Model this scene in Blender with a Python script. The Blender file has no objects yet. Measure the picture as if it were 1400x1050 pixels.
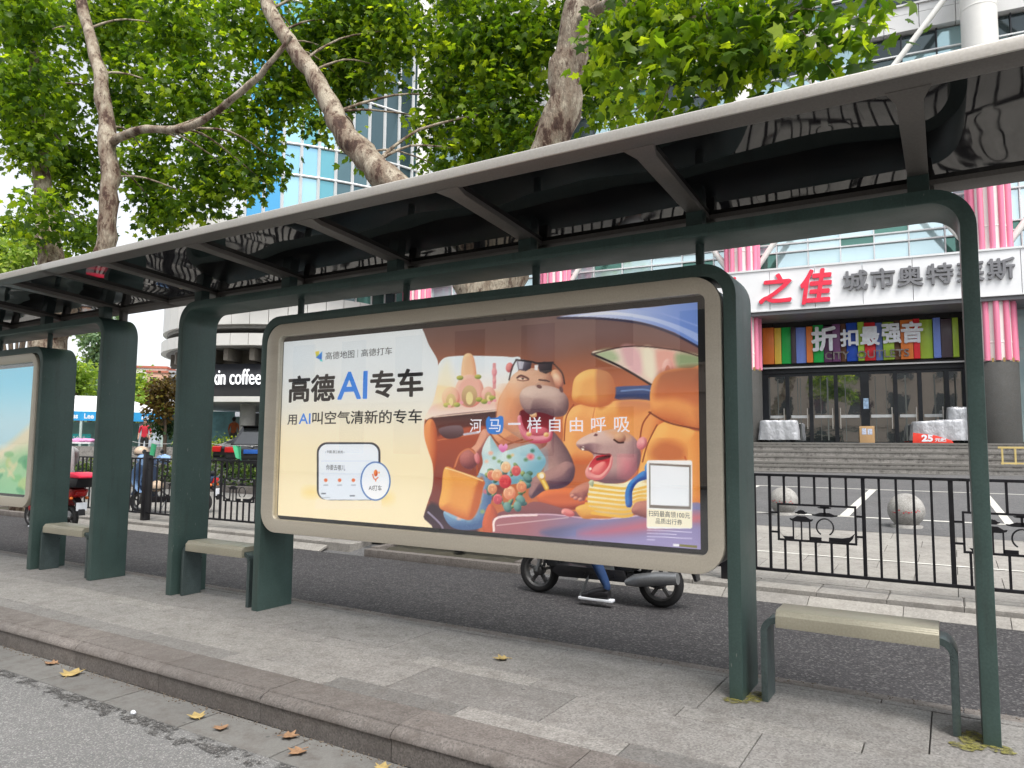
import bpy, math, random
import numpy as np
from mathutils import Vector, Matrix
SC = bpy.context.scene
COL = SC.collection
# ---------------------------------------------------------------- camera, sky, sun, exposure
YAW, PITCH, ROLL = math.radians(31.156), math.radians(5.0206), math.radians(0.5366)
_f = Vector((-math.sin(YAW)*math.cos(PITCH), math.cos(YAW)*math.cos(PITCH), math.sin(PITCH)))
_r0 = Vector((math.cos(YAW), math.sin(YAW), 0)); _u0 = _r0.cross(_f)
_r = _r0*math.cos(ROLL) + _u0*math.sin(ROLL); _u = _r.cross(_f)
cam_d = bpy.data.cameras.new('camera'); cam = bpy.data.objects.new('camera', cam_d); COL.objects.link(cam)
cam.matrix_world = Matrix(((_r.x, _u.x, -_f.x, 0), (_r.y, _u.y, -_f.y, 0), (_r.z, _u.z, -_f.z, 1.35), (0, 0, 0, 1)))
cam_d.sensor_fit = 'HORIZONTAL'; cam_d.sensor_width = 36; cam_d.lens = 993/1400*36
cam_d.clip_start = 0.05; cam_d.clip_end = 3000
SC.camera = cam
SUN_EL, SUN_AZ = math.radians(60), math.radians(128)      # azimuth measured from +y towards +x
W = bpy.data.worlds.new('World'); SC.world = W; W.use_nodes = True
wn = W.node_tree; wn.nodes.clear()
sky = wn.nodes.new('ShaderNodeTexSky'); sky.sky_type = 'NISHITA'; sky.sun_disc = False
sky.sun_elevation = SUN_EL; sky.sun_rotation = SUN_AZ; sky.air_density = 1.0; sky.dust_density = 3.0; sky.ozone_density = 1.0
hs = wn.nodes.new('ShaderNodeHueSaturation'); hs.inputs['Saturation'].default_value = 0.22
bg = wn.nodes.new('ShaderNodeBackground'); bg.inputs['Strength'].default_value = 0.15
wo = wn.nodes.new('ShaderNodeOutputWorld')
wn.links.new(sky.outputs[0], hs.inputs['Color']); wn.links.new(hs.outputs[0], bg.inputs['Color']); wn.links.new(bg.outputs[0], wo.inputs['Surface'])
sl = bpy.data.lights.new('sun', 'SUN'); sun = bpy.data.objects.new('sun', sl); COL.objects.link(sun)
sl.energy = 1.3; sl.angle = math.radians(22); sl.color = (1, .96, .9)
_sd = Vector((math.sin(SUN_AZ)*math.cos(SUN_EL), math.cos(SUN_AZ)*math.cos(SUN_EL), math.sin(SUN_EL)))
sun.rotation_euler = _sd.to_track_quat('Z', 'Y').to_euler(); sun.location = (0, -6, 30)
SC.view_settings.view_transform = 'Standard'; SC.view_settings.look = 'None'
SC.view_settings.exposure = 1.0; SC.view_settings.gamma = 1
SC.cycles.max_bounces = 8; SC.cycles.transparent_max_bounces = 12
random.seed(7); RNG = np.random.default_rng(7)
# ---------------------------------------------------------------- helpers
def T(o, label=None, cat=None, group=None, kind=None):
    if label: o['label'] = label
    if cat: o['category'] = cat
    if group: o['group'] = group
    if kind: o['kind'] = kind
    return o
ORG = {}
def root(name, loc, label, cat, group=None, rz=0, local=False):
    o = bpy.data.objects.new(name, None); COL.objects.link(o)
    o.location = loc; o.rotation_euler = (0, 0, rz); o.empty_display_size = .2
    ORG[o.name] = Vector(loc) if rz == 0 and not local else None
    return T(o, label, cat, group)
def copy_tree(o, parent=None):
    c = o.copy(); COL.objects.link(c)
    if parent: c.parent = parent
    for ch in list(o.children): copy_tree(ch, c)
    return c
class MB:
    def __init__(s): s.v = []; s.f = []; s.m = []; s.s = []
    def add(s, vs, fs, mi=0, sm=False):
        b = len(s.v); s.v += [tuple(v) for v in vs]
        for f in fs: s.f.append(tuple(i+b for i in f)); s.m.append(mi); s.s.append(sm)
        return s
    def box(s, x0, x1, y0, y1, z0, z1, mi=0, M=None):
        vs = [Vector((x, y, z)) for z in (z0, z1) for y in (y0, y1) for x in (x0, x1)]
        if M is not None: vs = [M @ v for v in vs]
        return s.add(vs, [(0, 2, 3, 1), (4, 5, 7, 6), (0, 1, 5, 4), (2, 6, 7, 3), (0, 4, 6, 2), (1, 3, 7, 5)], mi)
    def bar(s, p, q, w, h, mi=0, up=(0, 0, 1)):
        p = Vector(p); q = Vector(q); d = q-p; L = d.length; d.normalize()
        up = Vector(up)
        if abs(d.dot(up)) > .98: up = Vector((0, 1, 0))
        x = d.cross(up).normalized(); z = x.cross(d)
        M = Matrix(((x.x, d.x, z.x, p.x), (x.y, d.y, z.y, p.y), (x.z, d.z, z.z, p.z), (0, 0, 0, 1)))
        return s.box(-w/2, w/2, 0, L, -h/2, h/2, mi, M)
    def tube(s, pts, rads, n=10, mi=0, caps=True, sm=True, jit=0, closed=False):
        pts = [Vector(p) for p in pts]; k = len(pts)
        if not hasattr(rads, '__len__'): rads = [rads]*k
        vs = []; fs = []; ref = None
        for i in range(k):
            a = pts[i-1] if (i > 0 or closed) else pts[i]; b = pts[(i+1) % k] if (i < k-1 or closed) else pts[i]
            d = (b-a).normalized()
            if ref is None: ref = Vector((0, 0, 1)) if abs(d.z) < .9 else Vector((1, 0, 0))
            x = (ref - d*ref.dot(d)).normalized(); y = d.cross(x); ref = x
            for j in range(n):
                t = 2*math.pi*j/n; r = rads[i]*(1 + (random.uniform(-jit, jit) if jit else 0))
                vs.append(pts[i] + x*(math.cos(t)*r) + y*(math.sin(t)*r))
        for i in range(k if closed else k-1):
            i2 = (i+1) % k
            for j in range(n):
                j2 = (j+1) % n; fs.append((i*n+j, i*n+j2, i2*n+j2, i2*n+j))
        s.add(vs, fs, mi, sm)
        if caps and not closed: s.add(vs[:n], [tuple(reversed(range(n)))], mi); s.add(vs[-n:], [tuple(range(n))], mi)
        return s
    def lathe(s, prof, c=(0, 0, 0), n=24, mi=0, axis='z', sm=True):
        vs = []; fs = []; c = Vector(c)
        for r, h in prof:
            for j in range(n):
                t = 2*math.pi*j/n; a, b = r*math.cos(t), r*math.sin(t)
                vs.append(c + Vector({'z': (a, b, h), 'y': (a, h, b), 'x': (h, a, b)}[axis]))
        for i in range(len(prof)-1):
            for j in range(n):
                j2 = (j+1) % n; q = (i*n+j, i*n+j2, (i+1)*n+j2, (i+1)*n+j)
                fs.append(q if axis != 'y' else q[::-1])
        return s.add(vs, fs, mi, sm)
    def prism(s, poly, a, b, plane='xz', mi=0, sm=False, capmi=None):
        def P(p, d): return {'xz': (p[0], d, p[1]), 'xy': (p[0], p[1], d), 'yz': (d, p[0], p[1])}[plane]
        n = len(poly); vs = [P(p, a) for p in poly] + [P(p, b) for p in poly]
        s.add(vs, [(i, (i+1) % n, n+(i+1) % n, n+i) for i in range(n)], mi, sm)
        cm = mi if capmi is None else capmi
        s.add(vs[:n], [tuple(range(n))], cm); s.add(vs[n:], [tuple(reversed(range(n)))], cm)
        return s
    def frame(s, outer, inner, a, b, mi=0):
        """closed ring between two loops of equal length in the xz plane, from y=a to y=b"""
        n = len(outer)
        vs = [(p[0], y, p[1]) for y in (a, b) for p in outer] + [(p[0], y, p[1]) for y in (a, b) for p in inner]
        fs = []
        for i in range(n):
            j = (i+1) % n
            fs += [(i, j, n+j, n+i), (2*n+i, 3*n+i, 3*n+j, 2*n+j), (i, 2*n+i, 2*n+j, j), (n+i, n+j, 3*n+j, 3*n+i)]
        return s.add(vs, fs, mi)
    def ell(s, c, r, n=14, m=9, mi=0, M=None, noise=0):
        c = Vector(c); vs = [(0, 0, -1)]; fs = []
        for i in range(1, m):
            p = -math.pi/2 + math.pi*i/m
            for j in range(n): t = 2*math.pi*j/n; vs.append((math.cos(p)*math.cos(t), math.cos(p)*math.sin(t), math.sin(p)))
        vs.append((0, 0, 1)); out = []
        for v in vs:
            k = 1 + random.uniform(-noise, noise) if noise else 1
            w = Vector((v[0]*r[0]*k, v[1]*r[1]*k, v[2]*r[2]*k)); out.append(c + (M @ w if M is not None else w))
        for j in range(n): fs.append((0, 1+(j+1) % n, 1+j)); fs.append((len(vs)-1, 1+(m-2)*n+j, 1+(m-2)*n+(j+1) % n))
        for i in range(m-2):
            for j in range(n): fs.append((1+i*n+j, 1+i*n+(j+1) % n, 1+(i+1)*n+(j+1) % n, 1+(i+1)*n+j))
        return s.add(out, fs, mi, True)
    def build(s, name, mat, parent=None, bevel=0, ang=35, label=None, fix=False):
        me = bpy.data.meshes.new(name)
        off = ORG.get(parent.name) if parent else None
        vs = [(v[0]-off.x, v[1]-off.y, v[2]-off.z) for v in s.v] if off else s.v
        me.from_pydata(vs, [], s.f)
        for m in (mat if isinstance(mat, (list, tuple)) else [mat]): me.materials.append(m)
        me.polygons.foreach_set('material_index', s.m); me.polygons.foreach_set('use_smooth', s.s)
        me.update()
        if fix:
            import bmesh
            b = bmesh.new(); b.from_mesh(me); bmesh.ops.recalc_face_normals(b, faces=b.faces); b.to_mesh(me); b.free()
        o = bpy.data.objects.new(name, me); COL.objects.link(o)
        if parent: o.parent = parent
        ORG[o.name] = off
        if bevel:
            import bmesh
            b = bmesh.new(); b.from_mesh(me); bmesh.ops.remove_doubles(b, verts=b.verts, dist=1e-5)
            bmesh.ops.recalc_face_normals(b, faces=b.faces)
            es = [e for e in b.edges if len(e.link_faces) == 2 and e.calc_face_angle(0) > math.radians(ang)]
            bmesh.ops.bevel(b, geom=es, offset=bevel, segments=2, profile=.6, affect='EDGES', clamp_overlap=True)
            for f in b.faces: f.smooth = True
            b.to_mesh(me); b.free(); me.set_sharp_from_angle(angle=math.radians(40))
        if label: o['label'] = label
        return o
def rrect(x0, x1, z0, z1, r, n=8):
    if not hasattr(r, '__len__'): r = (r, r, r, r)                 # bottom-left, bottom-right, top-right, top-left
    out = []
    for (cx, cz, a0, q) in ((x0+r[0], z0+r[0], 180, r[0]), (x1-r[1], z0+r[1], 270, r[1]), (x1-r[2], z1-r[2], 0, r[2]), (x0+r[3], z1-r[3], 90, r[3])):
        for i in range(n+1):
            t = math.radians(a0 + 90*i/n); out.append((cx+q*math.cos(t), cz+q*math.sin(t)))
    return out
def arch(x0, x1, z1, th, R, z0=0, n=10):
    """closed outline of an upside-down U made of one bent plate"""
    out = [(x0, z0)]
    for i in range(n+1): t = math.radians(180-90*i/n); out.append((x0+R+R*math.cos(t), z1-R+R*math.sin(t)))
    for i in range(n+1): t = math.radians(90-90*i/n); out.append((x1-R+R*math.cos(t), z1-R+R*math.sin(t)))
    out.append((x1, z0)); out.append((x1-th, z0)); r = max(R-th, .01)
    for i in range(n+1): t = math.radians(90*i/n); out.append((x1-R+r*math.cos(t), z1-R+r*math.sin(t)))
    for i in range(n+1): t = math.radians(90+90*i/n); out.append((x0+R+r*math.cos(t), z1-R+r*math.sin(t)))
    out.append((x0+th, z0))
    return out
# ---- materials
def s2l(c): return tuple(((x/255)/12.92 if x/255 <= .04045 else ((x/255+.055)/1.055)**2.4) for x in c)
class N:
    def __init__(s, name):
        s.m = bpy.data.materials.new(name); s.m.use_nodes = True; s.t = s.m.node_tree; s.t.nodes.clear()
        s.out = s.n('OutputMaterial'); s.b = s.n('BsdfPrincipled'); s.l(s.b.outputs[0], s.out.inputs[0])
        s.tc = s.n('TexCoord')
    def n(s, k, **kw):
        x = s.t.nodes.new('ShaderNode'+k)
        for a, b in kw.items(): setattr(x, a, b)
        return x
    def l(s, a, b): s.t.links.new(a, b)
    def noise(s, scale, detail=5, rough=.6, coord='Object', sx=None):
        x = s.n('TexNoise'); x.inputs['Scale'].default_value = scale; x.inputs['Detail'].default_value = detail; x.inputs['Roughness'].default_value = rough
        if sx:
            mp = s.n('Mapping'); mp.inputs['Scale'].default_value = sx; s.l(s.tc.outputs[coord], mp.inputs[0]); s.l(mp.outputs[0], x.inputs['Vector'])
        else: s.l(s.tc.outputs[coord], x.inputs['Vector'])
        return x.outputs[0]
    def voro(s, scale, feature='F1'):
        x = s.n('TexVoronoi'); x.feature = feature; x.inputs['Scale'].default_value = scale; s.l(s.tc.outputs['Object'], x.inputs['Vector'])
        return x
    def ramp(s, fac, stops, interp='LINEAR'):
        r = s.n('ValToRGB'); r.color_ramp.interpolation = interp; e = r.color_ramp.elements
        while len(e) < len(stops): e.new(.5)
        for q, (p, c) in zip(e, stops): q.position = p; q.color = (*c, 1) if len(c) == 3 else c
        s.l(fac, r.inputs[0]); return r.outputs[0]
    def mix(s, fac, a, b, mode='MIX'):
        m = s.n('Mix', data_type='RGBA', blend_type=mode)
        for v, i in ((fac, 0), (a, 6), (b, 7)):
            if hasattr(v, 'links'): s.l(v, m.inputs[i])
            elif i == 0: m.inputs[0].default_value = v
            else: m.inputs[i].default_value = (*v, 1)
        return m.outputs[2]
    def map(s, v, a, b, c, d):
        m = s.n('MapRange'); s.l(v, m.inputs[0])
        for i, x in enumerate((a, b, c, d)): m.inputs[i+1].default_value = x
        return m.outputs[0]
    def bump(s, h, strength, dist=.01):
        b = s.n('Bump'); b.inputs['Strength'].default_value = strength; b.inputs['Distance'].default_value = dist
        s.l(h, b.inputs['Height']); s.l(b.outputs[0], s.b.inputs['Normal']); return b
    def set(s, **kw):
        for k, v in kw.items():
            i = s.b.inputs[k.replace('_', ' ')]
            if hasattr(v, 'links'): s.l(v, i)
            elif hasattr(v, '__len__') and len(v) == 3: i.default_value = (*v, 1)
            else: i.default_value = v
        return s
def mat(name, c, rough=.5, metal=0., var=.12, vs=5, bump=0., bs=60, rv=.12, spec=.5, coat=0., fine=.06, sx=None):
    q = N(name); a = q.noise(vs, 6, .65, sx=sx); f = q.noise(90, 3)
    c1 = tuple(x*(1-var) for x in c); c2 = tuple(min(1, x*(1+var)) for x in c)
    k = q.mix(q.map(a, .3, .7, 0, 1), c1, c2)
    if fine: k = q.mix(fine*2, k, q.ramp(f, [(.35, (0, 0, 0)), (.65, (1, 1, 1))]), 'SOFT_LIGHT')
    q.set(Base_Color=k, Roughness=q.map(a, .3, .7, max(0, rough-rv), min(1, rough+rv)), Metallic=metal, Coat_Weight=coat)
    q.b.inputs['Specular IOR Level'].default_value = spec
    if bump: q.bump(q.noise(bs, 4), bump)
    return q.m
def emat(name, c, strength, rough=.5):
    q = N(name); q.set(Base_Color=c, Roughness=rough, Emission_Color=c, Emission_Strength=strength); return q.m
def text(body, w=None, h=None, ext=.01, bold=0., shear=0., spacing=1., thick=0.):
    """lettering as mesh data in the xz plane, lower-left corner at 0, scaled to width w / height h; front at y=0"""
    cu = bpy.data.curves.new('lettering', 'FONT'); cu.body = body; cu.size = 1; cu.extrude = .02; cu.offset = bold; cu.shear = shear; cu.space_character = spacing; cu.resolution_u = 3
    ob = bpy.data.objects.new('lettering', cu); COL.objects.link(ob)
    dg = bpy.context.evaluated_depsgraph_get(); ev = ob.evaluated_get(dg); me = bpy.data.meshes.new_from_object(ev)
    bpy.data.objects.remove(ob); bpy.data.curves.remove(cu)
    n = len(me.vertices); co = np.zeros(n*3); me.vertices.foreach_get('co', co); co = co.reshape(-1, 3)
    lo, hi = co.min(0), co.max(0); sz = hi-lo
    sx = (w/sz[0]) if w else (h/sz[1]); sy = (h/sz[1]) if h else sx
    vs = np.stack([(co[:, 0]-lo[0])*sx, -(co[:, 2]-lo[2])/max(sz[2], 1e-9)*ext, (co[:, 1]-lo[1])*sy], 1)
    fs = [tuple(p.vertices) for p in me.polygons]; bpy.data.meshes.remove(me)
    if thick:                                                       # heavier strokes: copies set a hair apart
        base = vs; n0 = len(base); allv = [base]; allf = list(fs); em = sz[1]*sy
        for k, (dx, dz) in enumerate(((1, 0), (-1, 0), (0, 1), (0, -1), (.7, .7), (-.7, .7), (.7, -.7), (-.7, -.7))):
            c = base*np.array([1-2*thick/max(1, len(body)), 1, 1-2*thick]) + np.array([(dx+1)*thick*sz[0]*sx/max(1, len(body)), -max(.00007, ext*.01)*(k+1), (dz+1)*thick*em]); allv.append(c); allf += [tuple(i+n0*(k+1) for i in f) for f in fs]
        vs = np.concatenate(allv); fs = allf
    return vs, fs
def put_text(name, body, m, parent, x, y, z, w=None, h=None, ext=.01, bold=0., **kw):
    vs, fs = text(body, w, h, ext, bold, **kw); b = MB(); b.add([(v[0]+x, v[1]+y, v[2]+z) for v in vs], fs)
    return b.build(name, m, parent)
# ---------------------------------------------------------------- ground, street, kerb, platform, lane, plaza
GZ = lambda y: -.03 + .039*(min(max(y, 8.3), 27)-8.3)              # the plaza rises gently towards the mall
def asphalt(name, c, speck, sz=140, spec=.25, rough=.85, mask=0):
    q = N(name); big = q.noise(.7, 5, .6); mid = q.noise(9, 4, .7); v = q.voro(sz); f = q.noise(260, 2)
    k = q.mix(q.map(big, .3, .7, 0, 1), tuple(x*.86 for x in c), tuple(x*1.14 for x in c))
    k = q.mix(q.map(mid, .3, .7, 0, .35), k, tuple(x*.7 for x in c))
    st = q.ramp(v.outputs['Color'], [(0, (0, 0, 0)), (.62, (0, 0, 0)), (.9, (1, 1, 1))])
    k = q.mix(q.map(st, 0, 1, 0, speck), k, (.5, .49, .47))
    k = q.mix(.28, k, q.ramp(f, [(.3, (.1, .1, .1)), (.7, (.9, .9, .9))]), 'OVERLAY')
    q.set(Base_Color=k, Roughness=q.map(mid, .3, .7, rough-.12, rough+.08))
    q.b.inputs['Specular IOR Level'].default_value = spec
    if mask: q.set(Alpha=q.ramp(q.noise(9, 8, .8), [(mask, (0, 0, 0)), (mask+.05, (1, 1, 1))]))
    q.bump(v.outputs['Distance'], .55, .006); return q.m
M_street = asphalt('street_asphalt', (.165, .165, .162), .6, 170)
M_lane = asphalt('lane_asphalt', (.050, .048, .051), .20, 75, .25, .85)
M_lot = asphalt('lot_asphalt', (.12, .12, .122), .18, 60)
def stone(name, c, speck=.5, sc=150, stain=.5, attr=True, stains=(.10, .085, .075)):
    q = N(name); v = q.voro(sc); f = q.noise(sc*1.7, 2); big = q.noise(1.6, 6, .65); mid = q.noise(7, 6, .7)
    base = q.mix(q.map(big, .3, .7, 0, 1), tuple(x*.88 for x in c), tuple(x*1.12 for x in c))
    if attr:
        a = q.n('Attribute'); a.attribute_name = 'tone'
        base = q.mix(1., base, q.ramp(a.outputs['Fac'], [(0, (.55, .56, .56)), (.5, (.92, .92, .92)), (1, (1.25, 1.25, 1.22))]), 'MULTIPLY')
    sp = q.ramp(v.outputs['Color'], [(.0, (.22, .22, .22)), (.45, (.5, .5, .5)), (1, (.82, .82, .82))])
    k = q.mix(speck, base, sp, 'OVERLAY')
    k = q.mix(q.map(f, .35, .65, 0, speck*.35), k, tuple(x*.55 for x in c))
    k = q.mix(q.map(mid, .47, .68, 0, stain), k, stains)
    gs = q.voro(5.3); gm = q.noise(2.2, 3); k = q.mix(q.map(gs.outputs['Distance'], .045, .075, .55 if attr else 0, 0), k, (.03, .03, .03))
    dr = q.noise(.55, 7, .7); k = q.mix(q.map(dr, .5, .72, 0, stain*.7), k, tuple(x*.62 for x in c))
    q.set(Base_Color=k, Roughness=q.map(mid, .3, .7, .7, .92)); q.bump(f, .22, .004); return q.m
M_pave = stone('granite_paving', (.235, .226, .214), .75, 110, .4)
M_kerb = stone('kerb_granite', (.178, .160, .147), .75, 120, .8)
M_gutter = stone('gutter_slab', (.175, .172, .162), .25, 200, .7)
M_plaza = stone('plaza_paving', (.30, .285, .262), .3, 60, .3)
def sheet(name, x0, x1, y0, y1, z0, z1, m, nx=1):
    b = MB()
    for i in range(nx):
        a, c = x0+(x1-x0)*i/nx, x0+(x1-x0)*(i+1)/nx
        b.add([(a, y0, z0), (c, y0, z0), (c, y1, z1), (a, y1, z1)], [(0, 1, 2, 3)])
    return T(b.build(name, m), kind='structure')
prof = [(-1500, -.17), (2.4, -.17), (7.7, -.17), (8.6, -.05), (27, GZ(27)-.02), (60, GZ(27)-.02), (1500, GZ(27)-.02)]
b = MB(); b.add([(x, y, z) for y, z in prof for x in (-1500, 1500)], [(2*i, 2*i+1, 2*i+3, 2*i+2) for i in range(len(prof)-1)])
T(b.build('ground', M_lot), kind='structure')
sheet('street', -60, 40, -19, 2.52, -.15, -.15, M_street)
sheet('lane', -60, 40, 4.66, 7.62, -.15, -.15, M_lane)
def tones(o, vals):
    a = o.data.attributes.new('tone', 'FLOAT', 'FACE'); a.data.foreach_set('value', vals)
def slabs(name, rects, zf, m, gap=.004, depth=.03, bev=.003):
    """loose slabs (x0,x1,y0,y1,tone) with open joints, as one paved surface"""
    b = MB(); tv = []
    for (x0, x1, y0, y1, t) in rects:
        g = gap/2; e = bev; z = zf((y0+y1)/2) + random.uniform(-.0015, .0015)
        za, zb = zf(y0)-zf((y0+y1)/2)+z, zf(y1)-zf((y0+y1)/2)+z
        x0 += g; x1 -= g; y0 += g; y1 -= g
        top = [(x0+e, y0+e, za), (x1-e, y0+e, za), (x1-e, y1-e, zb), (x0+e, y1-e, zb)]
        rim = [(x0, y0, za-e), (x1, y0, za-e), (x1, y1, zb-e), (x0, y1, zb-e)]
        low = [(p[0], p[1], p[2]-depth) for p in rim]
        b.add(top+rim+low, [(0, 1, 2, 3)] + [(4+i, 4+(i+1) % 4, (i+1) % 4, i) for i in range(4)] + [(8+i, 8+(i+1) % 4, 4+(i+1) % 4, 4+i) for i in range(4)])
        tv += [t]*9
    o = T(b.build(name, m), kind='structure'); tones(o, tv); return o
# gutter slabs beside the kerb
rs = []; x = -5.01-.712*40
while x < 12: rs.append((x, x+.712, 2.515, 2.80, random.uniform(.35, .7))); x += .712
slabs('gutter', rs, lambda y: -.146, M_gutter, .014, .03)
# kerb: bull-nosed blocks 0.93 m long
kp = [(3.1, 0.0), (2.874, 0.0), (2.871, -.007), (2.860, -.0075), (2.838, -.013), (2.820, -.026), (2.811, -.042), (2.811, -.050), (2.819, -.054), (2.822, -.09), (2.822, -.16)]
b = MB(); tv = []; x = -5.149-.928*40
while x < 12:
    a, c = x+.003, x+.925; dz = random.uniform(-.003, .003); n = len(kp); dy = random.uniform(-.003, .003)
    vs = [(X, y+dy, z+dz) for X in (a, c) for y, z in kp]
    b.add(vs, [(i, i+1, n+i+1, n+i) for i in range(n-1)], 0, True)
    pr = [(p[0]+dy, p[1]+dz) for p in kp] + [(3.1, -.16)]
    for X, fl in ((a, 0), (c, 1)):
        q = [(X, y, z) for y, z in pr]; b.add(q if fl else q[::-1], [tuple(range(len(q)))])
    tv += [random.uniform(.3, .72)]*(n+1); x += .928
o = T(b.build('kerb', M_kerb, fix=True), kind='structure'); o.data.set_sharp_from_angle(angle=math.radians(50)); tones(o, tv)
# platform paving between the two kerbs
rs = []
def row(y0, y1, L, off, t0, t1, special=()):
    x = -60+off
    while x < 12:
        t = random.uniform(t0, t1)
        for (sx, st) in special:
            if x <= sx < x+L: t = st
        rs.append((x, x+L, y0, y1, t)); x += L
row(3.10, 3.26, .90, .18, .25, .8, ((-2.6, .08), (-1.75, .8), (-.9, .15), (-3.6, .7)))
row(3.26, 3.72, .98, .37, .45, .75, ((-2.1, .34), (-1.1, .6), (-3.2, .62)))
row(3.72, 3.875, .86, .26, .5, .9)
row(3.875, 4.50, 1.06, .50, .45, .62)
row(4.50, 4.566, 1.24, .1, .25, .45)
slabs('platform_paving', rs, lambda y: 0, M_pave, .006)
sheet('platform_bed', -60, 12, 3.095, 4.64, -.035, -.035, M_kerb)
b = MB(); x = -60
while x < 12: b.box(x+.003, x+.997, 4.57, 4.664, -.16, -.002+random.uniform(-.002, .002)); x += 1
o = T(b.build('platform_edge', M_kerb, bevel=.006), kind='structure'); tones(o, [.62]*len(o.data.polygons))
# crumbled tar seam between the gutter slabs and the street, grit along the kerb
M_tar = asphalt('tar_seam', (.075, .073, .071), .4, 150, mask=.50)
b = MB(); n = 900; xs_ = [-30+36*i/n for i in range(n+1)]
lo_ = [2.44-.06*random.random()-.012*math.sin(i*.21)-.012*math.sin(i*.07) for i in range(n+1)]
b.add([(x, y, -.1465) for x, y in zip(xs_, lo_)]+[(x, 2.517, -.1455) for x in xs_], [(i, i+1, n+2+i, n+1+i) for i in range(n)]); T(b.build('tar_seam', M_tar), kind='structure')
M_grit = mat('kerb_grit', (.16, .13, .10), .95, 0, .4, 30)
b = MB()
for i in range(900):
    x = random.uniform(-9, -1.2); y = 2.80-abs(random.gauss(0, .035)); s_ = random.uniform(.002, .007); b.ell((x, y, -.144), (s_, s_*random.uniform(.5, 1), s_*.6), 5, 3)
for i in range(500):
    x = random.uniform(-9, 1.2); y = 4.66-abs(random.gauss(0, .05)); s_ = random.uniform(.002, .006); b.ell((x, y, .001), (s_, s_*random.uniform(.5, 1), s_*.6), 5, 3)
T(b.build('grit', M_grit), kind='stuff')
# far side: flush gutter strip, low kerb, paved walk, parking lot
inpit = lambda x, w: any(x < c+1.3 and x+w > c-1.25 for c in (-5.75, -16.9))
rs = []; x = -60.3
while x < 20:
    if not inpit(x, .82): rs.append((x, x+.82, 7.62, 7.80, random.uniform(.4, .75)))
    x += .82
slabs('far_gutter', rs, lambda y: -.146+(y-7.62)*.36, M_plaza, .006)
rs = []; x = -60.1
while x < 20:
    if not inpit(x, .62): rs.append((x, x+.62, 7.815, 8.28, random.uniform(.4, .8)))
    x += .62
slabs('far_kerb', rs, lambda y: -.03, M_plaza, .006, .14, .012)
rs = []
for k in range(7):
    x = -60 + (k % 2)*.4
    while x < 20: rs.append((x, x+.8, 8.285+k*.585, 8.285+(k+1)*.585, random.uniform(.45, .7))); x += .8
slabs('plaza', rs, lambda y: GZ(y), M_plaza, .006)
def lot(name, x0, x1, y0, y1, dz, m): return sheet(name, x0, x1, y0, y1, GZ(y0)+dz, GZ(y1)+dz, m)
lot('parking_lot', -60, 30, 12.4, 26.98, 0, M_lot)
M_paint = mat('road_paint', (.62, .61, .56), .7, var=.2, vs=3)
def stripe(p, q, w):
    p = Vector(p); q = Vector(q); d = (q-p).normalized(); n = Vector((-d.y, d.x))*w/2
    b = MB(); b.add([(v.x, v.y, GZ(v.y)+.006) for v in (p-n, q-n, q+n, p+n)], [(0, 1, 2, 3)], 0); T(b.build('parking_marking', M_paint, fix=False), kind='structure')
for k in (-2, -1, 0, 1): stripe((-1.75+k*2.5, 14.1), (-1.9+k*2.5+(.0), 19.75), .13) if k not in (0,) else stripe((-1.68, 14.2), (-1.68, 19.8), .16)
stripe((-9, 13.95), (5.0, 14.25), .11); stripe((-9, 19.85), (6, 19.75), .11)
stripe((-9, 9.95), (6.0, 9.95), .06)
# cast iron drain grate in the lane beside the platform
M_iron = mat('cast_iron', (.06, .058, .055), .6, .6)
b = MB()
for i in range(14): b.box(-7.15+i*.05, -7.125+i*.05, 4.70, 5.02, -.149, -.135)
b.box(-7.18, -6.42, 4.685, 4.70, -.149, -.134); b.box(-7.18, -6.42, 5.02, 5.035, -.149, -.134)
T(b.build('drain_grate', M_iron), 'flat iron drain grate set into the dark lane behind the platform', 'drain grate')
# moss at the feet of the posts
q = N('moss'); nn = q.noise(40, 6, .7); q.set(Base_Color=q.ramp(nn, [(.35, (.10, .095, .03)), (.65, (.27, .25, .06))]), Roughness=.95, Alpha=q.ramp(q.noise(28, 7, .75), [(.40, (0, 0, 0)), (.56, (1, 1, 1))])); q.bump(nn, .6, .01); M_moss = q.m
b = MB()
for (cx, cy, rx, ry) in ((-1.06, 4.09, .075, .05), (-.97, 4.2, .06, .13), (.035, 4.17, .075, .15), (.0, 4.05, .07, .06), (.14, 4.1, .06, .06)):
    n = 22; ring = [(cx+math.cos(t)*rx*random.uniform(.6, 1.1), cy+math.sin(t)*ry*random.uniform(.6, 1.1), .0045+.001*random.random()) for t in [2*math.pi*i/n for i in range(n)]]
    b.add([(cx, cy, .008)]+ring, [(0, 1+i, 1+(i+1) % n) for i in range(n)], 0, True)
T(b.build('moss', M_moss), kind='stuff')
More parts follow.
